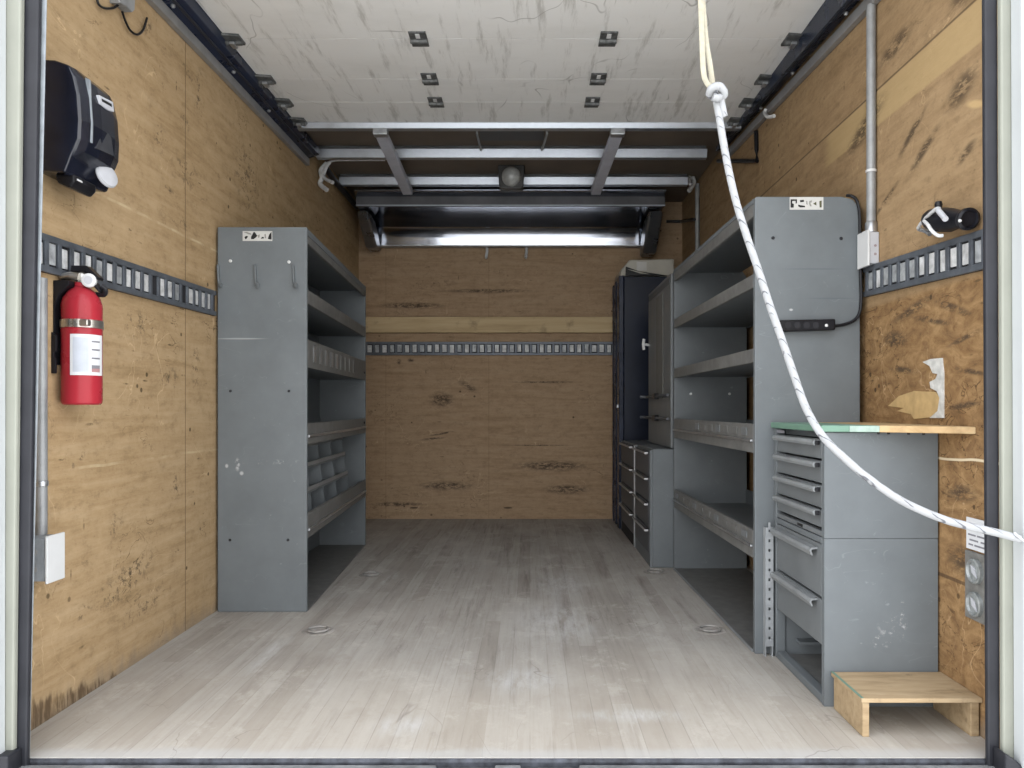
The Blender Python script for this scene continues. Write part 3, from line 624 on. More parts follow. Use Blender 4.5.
# details on the end panel
def onEnd(u, v): return P(u, v, LY0)
for u in (219, 256, 294):
    MB().tube(spline([P(u - 1, 265, LY0 - .003), P(u - .5, 275, LY0 - .004), P(u, 283, LY0 - .008), P(u + 1, 286.5, LY0 - .02), P(u + 1.5, 283, LY0 - .03)], 4), .008, 8, .6).build('coat_hook', m_steel, ls, smooth=True)
for u, v, mt, r in ((230.5, 261, m_wplas, .006), (289, 262, m_wplas, .006), (230.5, 391, m_slot, .005), (289, 391, m_slot, .005), (230, 540, m_slot, .005), (288, 540, m_slot, .005)):
    MB().lathe([(0, 0), (r, 0), (r, .002), (r * .6, .004), (0, .004)], P(u, v, LY0 - .0002), (0, -1, 0), 12).build('screw', mt, ls)
def sticker(parent, u0, v0, u1, v1, Y, marks):
    a, b = P(u0, v1, Y), P(u1, v0, Y)
    pl = MB().box(a.x, b.x, Y - .0016, Y - .0002, a.z, b.z).build('nameplate', m_plate, parent)
    for mk in marks:
        poly = [(xu(u, Y), EYE - (v - VY) * Y / F) for u, v in mk[0]]
        MB().prism(poly, 'y', Y - .0024, Y - .0017).build('marking', mk[1], pl)
ol = plain('olive_print', (.10, .10, .055), .5); gr = plain('faded_print', (.30, .30, .28), .5)
sticker(ls, 242.8, 231.2, 272.3, 241, LY0, (
    ([(244.6, 237.2), (246.5, 236), (248.2, 236.4), (247.2, 238.4), (245.6, 239.4)], m_inkb),
    ([(243.5, 232.3), (247, 232), (251, 233.4), (252, 235), (249, 234.6), (246, 233.2)], gr),
    ([(251.2, 237), (252.6, 234.6), (253.5, 232.6), (254.6, 232), (256, 233.6), (257.5, 236), (256, 237.6), (254, 239.2), (251.4, 239.2)], m_inkb),
    ([(257.6, 235.2), (260, 234.6), (259.6, 237.6), (258.4, 238)], gr),
    ([(261, 238.8), (262.2, 237), (264, 237.2), (264, 238.6)], m_inkb),
    ([(264.6, 234.5), (266, 234), (266.4, 238.4), (265, 238.4)], gr),
    ([(268, 238.8), (269.4, 234.6), (271.6, 232), (271.8, 239.6), (270, 239.6)], m_inkb)))

m_hand = plain('pale_grey_pull', (.27, .285, .295), .4, 0, .15, 20)
# divider bins on the lower left shelf
bz = .335 - .065 + .0225
bo = thing('bin_organizer', 'grey open pigeonhole bin with three rows on lower left shelf', 'bin organizer', (-1.03, 3.4, bz))
by0, by1 = 2.93, 3.96
def bx(z): return -.868 - (z - bz) * .14
rows = [bz + .004, .415, .512, .598]
for k, z in enumerate(rows):
    pl = MB().prism([(LB + .02, by0), (bx(z), by0), (bx(z) - .045, by1), (LB + .02, by1)], 'z', z - .004, z + .004).build('shelf' if k < 3 else 'top', m_steel, bo)
    if k < 3: MB().prism([(bx(z) - .006, by0), (bx(z), by0), (bx(z) - .045, by1), (bx(z) - .051, by1)], 'z', z + .004, z + .020).build('shelf_lip', m_hand, pl, bevel=.001)
for y in (by0, 3.18, 3.42, 3.68, by1):
    d = -.045 * (y - by0) / (by1 - by0)
    MB().prism([(LB + .02, rows[0]), (bx(rows[0]) + d - .007, rows[0]), (bx(rows[3]) + d - .007, rows[3]), (LB + .02, rows[3])], 'y', y - .003, y + .003).build('divider', m_steel, bo)
MB().box(LB + .010, LB + .0195, by0, by1, rows[0] - .004, rows[3]).build('back_panel', m_steel, bo)

# ------------------------------------------------------------------ right shelf unit
RY0, RY1, RBK = 2.375, 3.635, 1.012
def rf(y): return .6893 - (y - RY0) * .0135
def rpoly(x0, y0, y1, x1=None):                            # x0: offset of the near side from the slanted front, x1: offset (or None for the back)
    return [(rf(y0) + x0, y0), ((rf(y0) + x1) if x1 is not None else RBK - .006, y0), ((rf(y1) + x1) if x1 is not None else RBK - .006, y1), (rf(y1) + x0, y1)]
rs = thing('shelf_unit', 'tall grey steel shelf unit against the right wall', 'shelf unit', (.85, 3.0, 0))
def ep(q): return [(q, 0), (q, 1.398), (q + .006, 1.402), (.955, 1.402), (.99, 1.394), (1.008, 1.37), (RBK, 1.34), (RBK, 0)]
MB().prism(ep(rf(RY0)), 'y', RY0, RY0 + .02).build('side_panel', m_steel_r, rs, bevel=.003)
MB().prism(ep(rf(RY1)), 'y', RY1 - .02, RY1).build('side_panel', m_steel, rs, bevel=.003)
ry0, ry1 = RY0 + .0205, RY1 - .0205
MB().prism([(rf(ry0), ry0), (RBK - .03, ry0), (RBK - .03, ry1), (rf(ry1), ry1)], 'z', 1.385, 1.401).build('top_shelf', m_steel, rs, bevel=.002)
MB().prism(rpoly(0, ry0, ry1, .014), 'z', 1.345, 1.3845).build('front_lip', m_dust, rs, bevel=.002)
for zt, zl, ridge in ((1.168, 1.126, 0), (.938, .895, 0), (.705, .615, 1), (.375, .290, 1)):
    sh = MB().prism(rpoly(.0145, ry0, ry1), 'z', zl + .004, zl + .02).build('shelf', m_steel, rs, bevel=.001)
    MB().box(RBK - .0055, RBK - .001, ry0, ry1, zl, zl + .085).build('rear_lip', m_steel, sh)
    MB().prism(rpoly(0, ry0, ry1, .014), 'z', zl, zt).build('front_lip', m_dust, sh, bevel=.002)
    if ridge:
        MB().prism(rpoly(-.008, ry0, ry1, -.0002), 'z', zl + .034, zl + .042).build('edge_ridge', m_galv, sh, bevel=.002)
        for k in range(7 if zl > .5 else 10):
            y = RY0 + .08 + k * (.11 if zl > .5 else .118)
            MB().prism(rpoly(-.003, y, y + .06, -.0002), 'z', zl + .052, zt - .012).build('label_slot', m_dust if k % 3 else m_drawer, sh, bevel=.002)
MB().prism(rpoly(.0, ry0, ry1), 'z', .0008, .006).build('floor_shade_plate', m_dust, rs)  # dull sheet stands in for shade on the floor inside the unit
MB().prism(rpoly(-.004, ry0, ry1, -.0003), 'z', .0008, .010).build('front_edge', m_hand, rs)
for u, v, mt, r in ((773, 238, m_slot, .005), (841, 238.5, m_slot, .005)):
    MB().lathe([(0, 0), (r, 0), (r, .002), (r * .6, .004), (0, .004)], P(u, v, RY0 - .0002), (0, -1, 0), 12).build('screw', mt, rs)
for y, z in ((RY1 - .021, .82),):
    for x in (.75, .93): MB().lathe([(0, 0), (.006, 0), (.006, .002), (0, .004)], (x, y, z), (0, -1, 0), 12).build('screw', m_wplas, rs)
sticker(rs, 789.6, 197.2, 823.2, 209.8, RY0, (
    ([(790.4, 199.5), (796.8, 199.5), (796.6, 203.5), (795.4, 203.8), (795.4, 201), (792, 201.2), (791.8, 203.4), (793.6, 204.2), (793.4, 207.8), (790.4, 207.8)], m_inkb),
    ([(799.6, 200.4), (803.6, 200), (803.8, 202), (800, 202.4)], m_inkb),
    ([(798, 204.8), (800.5, 205.4), (804.5, 206), (805, 207.4), (800, 207.6), (798, 206.4)], m_inkb),
    ([(805.8, 201), (807.2, 201.4), (807.4, 205), (806, 204.4)], gr),
    ([(809, 201.2), (811.6, 200.4), (811.4, 202.6), (810, 203), (811.6, 206.4), (809.8, 206.6), (808.8, 203.6)], gr),
    ([(812.8, 204), (816, 201.8), (816.2, 205.6)], ol),
    ([(819.2, 201.2), (821.4, 200.8), (821.4, 207.6), (819.4, 207.6)], ol)))

# power strip on the right shelf end
ps = thing('power_strip', 'black power strip with cord on end of right shelf unit', 'power strip', P(803, 332, RY0 - .002))
a, b_ = P(775, 332, RY0), P(832, 320.5, RY0)
MB().hexa([(a.x, RY0 - .030, a.z - .002), (b_.x, RY0 - .030, a.z + .004), (b_.x, RY0 - .0005, a.z + .004), (a.x, RY0 - .0005, a.z - .002), (a.x, RY0 - .030, b_.z - .002), (b_.x, RY0 - .030, b_.z + .002), (b_.x, RY0 - .0005, b_.z + .002), (a.x, RY0 - .0005, b_.z - .002)]).build('body', m_black, ps, bevel=.004)
for k in range(4): MB().lathe([(0, 0), (.010, 0), (.010, .001), (0, .001)], (a.x + .03 + k * .028, RY0 - .0305, (a.z + b_.z) / 2), (0, -1, 0), 14).build('outlet', m_slot, ps)
MB().lathe([(0, 0), (.005, 0), (.004, .003), (0, .004)], P(826.5, 325.5, RY0 - .031), (0, -1, 0), 12).build('switch', m_wplas, ps)
MB().tube(spline([P(831, 326, RY0 - .012), P(842, 325, RY0 - .010), P(853, 321, RY0 - .010), P(859, 314, RY0 - .008), P(861, 300, RY0 - .008), P(860.5, 275, RY0 - .008), P(860, 240, RY0 - .008), P(859.6, 215, RY0 - .008), P(857, 201, RY0 - .008), P(852, 196.2, RY0 - .007), P(847, 195.4, RY0 + .01)], 5), .0048, 8).build('cord', m_black, ps, smooth=True)

# ------------------------------------------------------------------ workbench drawer cabinet
CX0, CX1, CY0, CY1 = .743, 1.030, 1.956, 2.362
ws = thing('tool_cabinet', 'grey steel tool cabinet of seven drawers under the wooden worktop', 'tool cabinet', (.89, 2.16, 0))
MB().box(CX0, CX1, CY0, CY0 + .016, .0, .4238).build('side_panel', m_steel_c, ws, bevel=.0008)
MB().box(CX0, CX1, CY0, CY0 + .016, .4246, .692).build('side_panel', m_steel, ws, bevel=.0008)
MB().box(CX0 + .03, CX1, CY1 - .016, CY1, 0, .692).build('side_panel', m_steel, ws, bevel=.003)
MB().box(CX0 + .03, CX1, CY0 + .0165, CY1 - .0165, .676, .692).build('top_panel', m_steel, ws)
MB().box(CX1 - .012, CX1, CY0 + .0165, CY1 - .0165, 0, .675).build('back_panel', m_steel, ws)
MB().box(CX0 + .0005, CX0 + .0295, CY0 + .0165, CY0 + .022, 0, .675).build('front_frame', m_steel, ws, bevel=.003)
MB().box(CX0, CX0 + .0295, CY1 - .022, CY1, 0, .692).build('front_frame', m_steel, ws, bevel=.003)
MB().box(CX0, CX0 + .0295, CY0 + .0225, CY1 - .0225, .408, .4235).build('mid_rail', m_steel, ws, bevel=.002)
MB().box(CX0 + .001, CX0 + .0295, CY0 + .0225, CY1 - .0225, 0, .022).build('floor_rail', m_steel, ws, bevel=.003)
MB().box(CX0 + .03, CX1 - .0125, CY0 + .0165, CY1 - .0165, .0005, .010).build('bottom_tray', m_dust, ws)
MB().box(CX0 + .06, CX1 - .0125, CY1 - .060, CY1 - .020, .050, .058).build('runner', m_steel, ws)
dz = [(.622, .674, .669), (.560, .618, .612), (.496, .556, .549), (.446, .492, .489)]
for zb, zt, zh in dz:
    d = MB().box(CX0 + .002, CX0 + .02, CY0 + .0235, CY1 - .0235, zb + .002, zt).build('drawer', m_drawer, ws, bevel=.002)
    MB().prism([(CX0 + .0015, zh + .004), (CX0 - .014, zh + .003), (CX0 - .017, zh - .004), (CX0 - .013, zh - .011), (CX0 - .011, zh - .010), (CX0 - .013, zh - .004), (CX0 - .011, zh - .001), (CX0 + .0015, zh)], 'y', CY0 + .034, CY1 - .036).build('handle', m_hand, d)
    MB().box(CX0 - .012, CX0 - .002, CY0 + .026, CY0 + .0335, zh - .009, zh + .002).build('handle_cap', m_black, d, bevel=.001)
d = MB().box(CX0 + .002, CX0 + .02, CY0 + .0235, CY1 - .0235, .4255, .439).build('drawer', m_drawer, ws, bevel=.002)
MB().box(CX0 + .0005, CX0 + .0018, CY0 + .16, CY0 + .20, .429, .436).build('badge', m_inkb, d)
for zb, zt, zh in ((.268, .405, .392), (.146, .264, .268)):
    d = MB().box(CX0 + .002, CX0 + .02, CY0 + .0235, CY1 - .0235, zb + .003, zt).build('drawer', m_drawer, ws, bevel=.002)
    zh = min(zh, zt - .004)
    MB().prism([(CX0 + .0015, zh + .002), (CX0 - .016, zh), (CX0 - .020, zh - .008), (CX0 - .014, zh - .020), (CX0 - .011, zh - .018), (CX0 - .015, zh - .008), (CX0 - .012, zh - .004), (CX0 + .0015, zh - .003)], 'y', CY0 + .05, CY1 - .026).build('handle', m_hand, d)
MB().box(CX0 - .0008, CX0 - .0002, CY1 - .10, CY1 - .03, .680, .688).build('badge', m_ink, ws)
# slotted strut standing at the far corner
m_strut = plain('pale_zinc_strut', (.38, .40, .42), .5, .1, .15, 20)
st = thing('slotted_strut', 'pale perforated steel strut upright beside tool cabinet and shelf', 'strut', (.729, 2.368, 0))
m = MB(); sx0, sx1 = .713, .737; z0, z1 = .032, .392
m.box(sx0, sx0 + .006, 2.346, 2.349, z0, z1); m.box(sx1 - .006, sx1, 2.346, 2.349, z0, z1)
m.box(sx0 + .006, sx0 + .009, 2.346, 2.349, z0, z1); m.box(sx1 - .009, sx1 - .006, 2.346, 2.349, z0, z1)
for k in range(13): m.box(sx0 + .009, sx1 - .009, 2.346, 2.349, z0 + k * .0295, z0 + k * .0295 + .021)
m.build('slotted_face', m_strut, st)
MB().box(sx0, sx0 + .003, 2.3495, 2.370, 0, z1).build('side_flange', m_strut, st)
MB().box(sx1 - .003, sx1, 2.3495, 2.370, 0, z1).build('side_flange', m_strut, st)

# worktop
zb, zt = .6935, .7105
wt = thing('worktop', 'wooden worktop with mint green front end on the tool cabinet', 'worktop', (.88, 2.1, zb))
MB().prism([(.868, CY1 + .006), (.868, 1.925), (XR - .001, 1.797), (XR - .001, CY1 + .006)], 'z', zb, zt).build('board', m_bench, wt, bevel=.002)
MB().prism([(.735, CY1 + .006), (.735, 1.955), (.8675, 1.9255), (.8675, CY1 + .006)], 'z', zb, zt).build('green_board', m_green, wt, bevel=.003)
ed = MB().prism([(.800, 1.9385), (.8675, 1.9235), (.8675, 1.9250), (.800, 1.9400)], 'z', zb + .001, zt - .001).build('edge_tape', m_greent, wt)
for x, y in ((.872, 1.940), (.895, 1.935), (.935, 1.915), (.965, 1.90)):
    MB().lathe([(0, 0), (.0035, 0), (.0035, .005), (0, .006)], (x, y, zb - .0001), (0, 0, -1), 8).build('screw', m_black, wt)

# step stool
sp = thing('step_stool', 'low wooden step of three boards on the floor at right', 'step stool', (.90, 1.86, 0))
MB().box(.757, XR - .001, 1.770, 1.950, .080, .0905).build('tread', m_step, sp, bevel=.002)
MB().box(.762, .778, 1.776, 1.945, 0, .0795).build('side_board', m_step, sp, bevel=.002)
MB().box(XR - .024, XR - .004, 1.778, 1.945, 0, .0795).build('side_board', m_step, sp, bevel=.002)
MB().box(.757, .763, 1.772, 1.95, .0905, .0915).build('edge_strip', m_green, sp)

# ------------------------------------------------------------------ far right: drawer cabinets, lockers
def drawer_cab(lab, x0, x1, y0, y1, zt, open_bottom):
    t = thing('drawer_cabinet', lab, 'drawer cabinet', ((x0 + x1) / 2, (y0 + y1) / 2, 0), 'drawer cabinets at the far right')
    MB().box(x0 + .014, x1, y0, y1, 0, zt).build('body', m_steel, t, bevel=.004)
    MB().box(x0 + .002, x0 + .0138, y0 + .002, y0 + .030, 0, zt - .004).build('front_frame', m_galv if open_bottom else m_steel, t, bevel=.002)
    MB().box(x0 + .002, x0 + .0138, y1 - .016, y1 - .002, 0, zt - .004).build('front_frame', m_steel, t, bevel=.002)
    for k, z in enumerate((.548, .424, .302, .178)):
        z2 = (.424, .302, .178, .060)[k] + .006
        d = MB().box(x0, x0 + .0138, y0 + .034, y1 - .018, z2, z - .002).build('drawer', m_drawer2, t, bevel=.002)
        MB().tube([(x0 - .001, y0 + .055, z - .010), (x0 - .014, y0 + .055, z - .010), (x0 - .014, y1 - .04, z - .010), (x0 - .001, y1 - .04, z - .010)], .0055, 8).build('handle', m_chrome, d)
    MB().box(x0 + .003, x0 + .0138, y0 + .034, y1 - .018, .0, .062).build('plinth', m_steel if not open_bottom else m_slot, t, bevel=.002)  # with open_bottom a near-black box stands in for shade in the open base
    return t
d1 = drawer_cab('grey drawer cabinet of four drawers beside the right shelf unit', .565, 1.0, 3.655, 4.185, .560, False)
ap = MB().box(.895, .925, 3.651, 3.6545, .40, .52).build('card_holder', m_drawer, d1, bevel=.003)
drawer_cab('grey drawer cabinet of four drawers in front of the dark locker', .562, 1.0, 4.19, 4.80, .556, True)

tl = thing('tall_locker', 'tall dark navy steel locker in the far right corner', 'locker', (.8, 5.03, 0))
MB().box(.585, 1.015, 4.83, 5.22, .0, 1.575).build('body', m_lockr, tl, bevel=.006)
for y0, y1 in ((4.834, 4.93), (5.03, 5.09), (5.17, 5.225)):
    MB().box(.555, .5845, y0, y1, 0, 1.58 - (y0 - 4.83) * .02).build('door_edge', m_navy, tl, bevel=.004)
MB().box(.566, .5845, 4.932, 5.028, .0, 1.56).build('door', m_dust, tl, bevel=.002)
MB().box(.566, .5845, 5.092, 5.168, .0, 1.56).build('door', m_drawer2, tl, bevel=.002)
MB().box(.545, .5548, 4.87, 4.89, .755, .775).build('latch', m_galv, tl, bevel=.002)

cb = thing('plastic_case', 'cream plastic case lying on top of the dark locker', 'plastic case', (.8, 5.0, 1.576))
m = MB(); yy = 4.84
pts = [(620, 283), (621, 270), (630, 259), (674, 258), (674, 276), (652, 275), (640, 272), (627, 270), (625, 282)]
m.prism([(xu(u, yy), EYE - (v - VY) * yy / F) for u, v in ((620.5, 275.5), (621.5, 269), (630, 259), (675, 258), (675, 275.8))], 'y', yy + .02, yy + .36)
m.build('case', m_creamb, cb, bevel=.010, segs=3)
m = MB(); m.prism([(xu(u, yy), EYE - (v - VY) * yy / F) for u, v in ((626, 275.3), (626, 266), (640, 271), (655, 273), (668, 275.3))], 'y', yy + .012, yy + .0195)
m.build('torn_black_lining', m_black, cb, bevel=.002)
m = MB(); m.prism([(xu(u, yy), EYE - (v - VY) * yy / F) for u, v in ((628, 269), (636, 270.5), (650, 274), (640, 273))], 'y', yy + .009, yy + .0118)
m.build('torn_edge', m_creamb, cb)
MB().prism([(xu(u, yy), EYE - (v - VY) * yy / F) for u, v in ((637, 270), (637, 261.5), (647, 261.5), (647, 270))], 'y', yy + .015, yy + .0198).build('label_panel', m_plate, cb)

gl = thing('wall_locker', 'grey narrow locker standing on drawer cabinet beside right shelf unit', 'locker', (.84, 4.0, .5605))
GX = .664
MB().box(GX + .012, 1.0, 3.655, 4.345, .5605, 1.395).build('body', m_drawer2, gl, bevel=.004)
dr = MB().box(GX, GX + .0118, 3.658, 4.342, .565, 1.390).build('door', m_drawer, gl, bevel=.002)
MB().box(GX - .004, GX - .0002, 3.86, 4.06, .80, 1.33).build('raised_panel', m_dust, dr, bevel=.003)
MB().box(GX - .003, GX - .0002, 3.68, 4.32, 1.345, 1.375).build('top_trim', m_drawer2, dr, bevel=.002)
for z in (.815, .703):
    rd = MB().tube([(GX - .014, 3.66, z), (GX - .014, 4.30, z), (GX - .034, 4.32, z), (GX - .05, 4.32, z)], .0075, 8).build('latch_rod', m_drawer2, dr, smooth=True)
    MB().box(GX - .026, GX - .003, 3.98, 4.07, z - .015, z + .015).build('latch_clip', m_black, rd, bevel=.003)
kn = MB().tube([(GX - .001, 4.315, 1.105), (GX - .03, 4.315, 1.108)], .007, 8)
kn.tube([(GX - .03, 4.315, 1.078), (GX - .034, 4.312, 1.108), (GX - .03, 4.31, 1.138)], .008, 8)
kn.build('knob', m_wplas, dr, smooth=True)

# ------------------------------------------------------------------ left wall: soap dispenser, extinguisher, box
sd = thing('soap_dispenser', 'black wall soap dispenser with white push lever on left wall', 'soap dispenser', (-1.10, 1.90, 1.29))
XA = XL + .0008
y0, y1 = 1.815, 2.0
def dprof(k): return [(XA, 1.575), (-1.115, 1.572), (-1.080, 1.560), (-1.058 + k, 1.535), (-1.048 + k, 1.49), (-1.044 + k, 1.43), (-1.046 + k, 1.385), (-1.056 + k, 1.360), (-1.075, 1.345), (-1.082, 1.325), (-1.090, 1.305), (XA, 1.312)]
m = MB(); ringsy = [(y0, -.012, .985), (y0 + .022, .0, 1.0), (y0 + .07, .004, 1.0), (y1 - .05, .0, .998), (y1 - .012, -.010, .985), (y1, -.022, .965)]
R = []
for y, k, s_ in ringsy:
    zc = 1.44
    R.append([m.bm.verts.new((x, y, zc + (z - zc) * s_)) for x, z in dprof(k)])
for i in range(len(R) - 1):
    for k in range(len(R[0])):
        j = (k + 1) % len(R[0]); m.bm.faces.new([R[i][k], R[i][j], R[i + 1][j], R[i + 1][k]])
m.bm.faces.new(R[0][::-1]); m.bm.faces.new(R[-1])
m.build('body', plain('glossy_black_cover', (.010, .012, .022), .2, 0, .4, 12, 0, .5), sd, bevel=.007, segs=3)
MB().prism([(-1.047, 1.555 - .02), (-1.0455, 1.49), (-1.0415, 1.43), (-1.0425, 1.385), (-1.046, 1.385), (-1.048, 1.43), (-1.052, 1.49), (-1.058, 1.54)], 'y', 1.842, 1.849).build('ridge', m_gplas, sd, bevel=.001)  # grey strip painted in as the highlight along the cover edge
def frontpatch(name, mat, uv, x, th=.003, bevel=.0008):
    out = []
    for u, v in uv:
        Y = F * x / (u - VX); out.append((Y, EYE - (v - VY) * Y / F))
    return MB().prism(out, 'x', x - .006, x + th).build(name, mat, sd, bevel=bevel)
frontpatch('brand_plate', m_gplas_l, [(98, 95), (112, 102), (113, 112), (107, 110), (99, 104)], -1.0445)
frontpatch('brand_mark', m_inkb, [(100.5, 98.5), (110.5, 104), (110.8, 107), (101, 101.5)], -1.0440, .003, 0)
frontpatch('sight_window', plain('smoky_window', (.06, .062, .07), .15, 0, .2), [(95, 148), (101, 133), (105, 131), (110, 137), (113, 156), (106, 153)], -1.0445)
m = MB(); m.lathe([(0, 0), (.031, 0), (.033, .004), (.030, .010), (.016, .014), (0, .014)], (-1.066, 1.945, 1.336), (1, -.25, .25), 24)
for v in m.bm.verts: v.co.z = 1.336 + (v.co.z - 1.336) * .95
m.build('push_lever', m_gplas_l, sd, smooth=True)
MB().prism([(-1.13, 1.311), (-1.082, 1.3105), (-1.082, 1.292), (-1.095, 1.278), (-1.125, 1.290)], 'y', 1.842, 1.935).build('nozzle_housing', m_black, sd, bevel=.005)
MB().box(-1.090, -1.0815, 1.850, 1.875, 1.297, 1.303).build('nozzle_tip', m_wplas, sd, bevel=.002)

fx, fy = -1.113, 1.925
r0 = .0455
fe = thing('fire_extinguisher', 'red fire extinguisher with white label strapped to left wall', 'fire extinguisher', (fx, fy, .762))
body = MB().lathe([(.0, .762), (.040, .762), (.0445, .766), (r0, .774), (r0, .995), (.0455, 1.010), (.041, 1.026), (.032, 1.041), (.021, 1.050), (.0165, 1.054), (.0165, 1.064), (0, 1.064)], (fx, fy, 0), n=36).build('cylinder', m_red, fe, smooth=True)
MB().lathe([(r0 + .0002, 0), (r0 + .0025, .001), (r0 + .0025, .020), (r0 + .0002, .021)], (fx, fy, .950), n=36).build('clamp_band', m_brass, fe, smooth=True)
MB().box(fx + .022, fx + .044, fy - .052, fy - .036, .953, .969).build('clamp_buckle', m_brass, fe, bevel=.003)
def arcpatch(name, mat, a0, a1, z0, z1, rr, parent, th=.0012, n=14):
    m = MB(); A = []
    for k in range(n + 1):
        a = a0 + (a1 - a0) * k / n; c, s_ = math.cos(a), math.sin(a)
        A.append([m.bm.verts.new((fx + c * q, fy + s_ * q, z)) for q, z in ((rr, z0), (rr + th, z0), (rr + th, z1), (rr, z1))])
    for i in range(n):
        for k in range(4): m.bm.faces.new([A[i][k], A[i][(k + 1) % 4], A[i + 1][(k + 1) % 4], A[i + 1][k]])
    m.bm.faces.new(A[0]); m.bm.faces.new(A[-1][::-1])
    return m.build(name, mat, parent)
D = math.radians
lab = arcpatch('label', m_paper, D(-92), D(8), .834, .934, r0 + .0003, body)
arcpatch('label_print', plain('pale_blue_print', (.58, .62, .70), .5), D(-84), D(-42), .842, .926, r0 + .0014, lab, .0006, 8)
for z in (.915, .895, .874, .850, .842): arcpatch('label_icon', m_ink if z > .845 else plain('red_grey_print', (.45, .25, .25), .5), D(-34), D(-6), z, z + (.004 if z > .86 else .009), r0 + .0014, lab, .0006, 6)
vl = MB(); vl.lathe([(0, 0), (.013, 0), (.015, .006), (.015, .020), (.010, .026), (0, .026)], (fx, fy, 1.064), n=18)
valve = vl.build('valve', m_brass, fe, smooth=True)
MB().tube([(fx - .045, fy - .01, 1.078), (fx - .018, fy - .016, 1.080), (fx, fy - .012, 1.076)], [.008, .010, .012], 12).build('valve_stem', m_brass, fe, smooth=True)
MB().prism([(fx - .022, 1.0905), (fx + .010, 1.0905), (fx + .044, 1.070), (fx + .049, 1.076), (fx + .018, 1.106), (fx - .020, 1.106)], 'y', fy - .013, fy + .013).build('lever', m_black, fe, bevel=.002)
MB().prism([(fx + .0155, 1.066), (fx + .030, 1.060), (fx + .046, 1.040), (fx + .050, 1.046), (fx + .036, 1.066), (fx + .016, 1.078)], 'y', fy - .010, fy + .010).build('carry_handle', m_black, fe, bevel=.002)
g = MB().lathe([(0, 0), (.017, 0), (.017, .010), (.014, .012), (0, .012)], (fx + .026, fy - .0115, 1.068), (.25, -1, 0), 20).build('gauge', m_wplas, fe, smooth=True)
MB().lathe([(0, .0122), (.010, .0122), (.010, .0126), (0, .0126)], (fx + .026, fy - .0115, 1.068), (.25, -1, 0), 16).build('gauge_dial', m_gplas_l, g)
MB().tube(spline([(fx + .05, fy - .004, 1.056), (fx + .058, fy, 1.048), (fx + .052, fy + .006, 1.036), (fx + .03, fy + .008, 1.038)], 4), .006, 8).build('nozzle', m_black, fe, smooth=True)
bk = MB(); bk.prism([(XL + .0008, .86), (XL + .004, .86), (XL + .005, 1.00), (XL + .014, 1.03), (XL + .040, 1.055), (XL + .040, 1.066), (XL + .0008, 1.066)], 'y', fy - .034, fy + .030)
bk.build('wall_bracket', m_black, fe, bevel=.002)
MB().prism([(XL + .0008, .838), (XL + .012, .838), (XL + .012, .872), (XL + .008, .878), (XL + .008, .888), (XL + .014, .892), (XL + .014, .93), (XL + .0008, .94)], 'y', fy - .042, fy - .0345).build('bracket_tab', m_black, fe, bevel=.002)

jl = thing('junction_box', 'grey electrical box with white cover at bottom of left conduit', 'electrical box', (-1.13, 1.80, .355))
MB().box(XL + .0008, -1.106, 1.770, 1.830, .357, .456).build('box', m_gplas, jl, bevel=.003)
MB().box(-1.1058, -1.100, 1.766, 1.834, .352, .461).build('cover', m_wplas, jl, bevel=.002)
for z in (.385, .425): MB().lathe([(0, 0), (.006, 0), (.006, .0008), (0, .0008)], (-1.13, 1.7698, z), (0, -1, 0), 12).build('knockout', m_pipe, jl)
cl = thing('conduit', 'grey conduit running down left wall below the cargo track', 'conduit', (XL + .014, 1.826, .457))
MB().tube([(XL + .014, 1.826, .4565), (XL + .014, 1.826, 1.06)], .0125, 12).build('pipe', m_pipe, cl, smooth=True)
MB().lathe([(.0127, 0), (.0145, .001), (.0145, .012), (.0127, .013)], (XL + .014, 1.826, .570), n=14).build('strap', m_galv, cl, smooth=True)

# ------------------------------------------------------------------ right wall fittings
jr = thing('junction_box', 'pale grey electrical box with white cover under right conduit', 'electrical box', (1.02, 2.33, 1.18))
MB().box(1.005, XR - .0008, 2.294, 2.362, 1.182, 1.276).build('box', m_gplas_l, jr, bevel=.003)
MB().box(.9985, 1.0048, 2.290, 2.366, 1.176, 1.283).build('cover', m_wplas, jr, bevel=.002)
for z in (1.21, 1.235): MB().lathe([(0, 0), (.004, 0), (.004, .0008), (0, .0008)], (1.022, 2.2938, z), (0, -1, 0), 12).build('knockout', plain('reddish_knockout', (.35, .28, .29), .5), jr)
cr = thing('conduit', 'grey conduit running up right wall from the pale electrical box', 'conduit', (1.018, 2.315, 1.277))
MB().tube([(1.019, 2.315, 1.2765), (1.019, 2.315, 1.957)], .0135, 12).build('pipe', m_pipe, cr, smooth=True)
MB().lathe([(.0137, 0), (.0155, .001), (.0155, .007), (.0137, .008)], (1.019, 2.315, 1.458), n=14).build('strap', m_wplas, cr, smooth=True)
MB().lathe([(.0137, 0), (.017, .001), (.017, .03), (.0137, .034)], (1.019, 2.315, 1.2768), n=14).build('fitting', m_galv, cr, smooth=True)

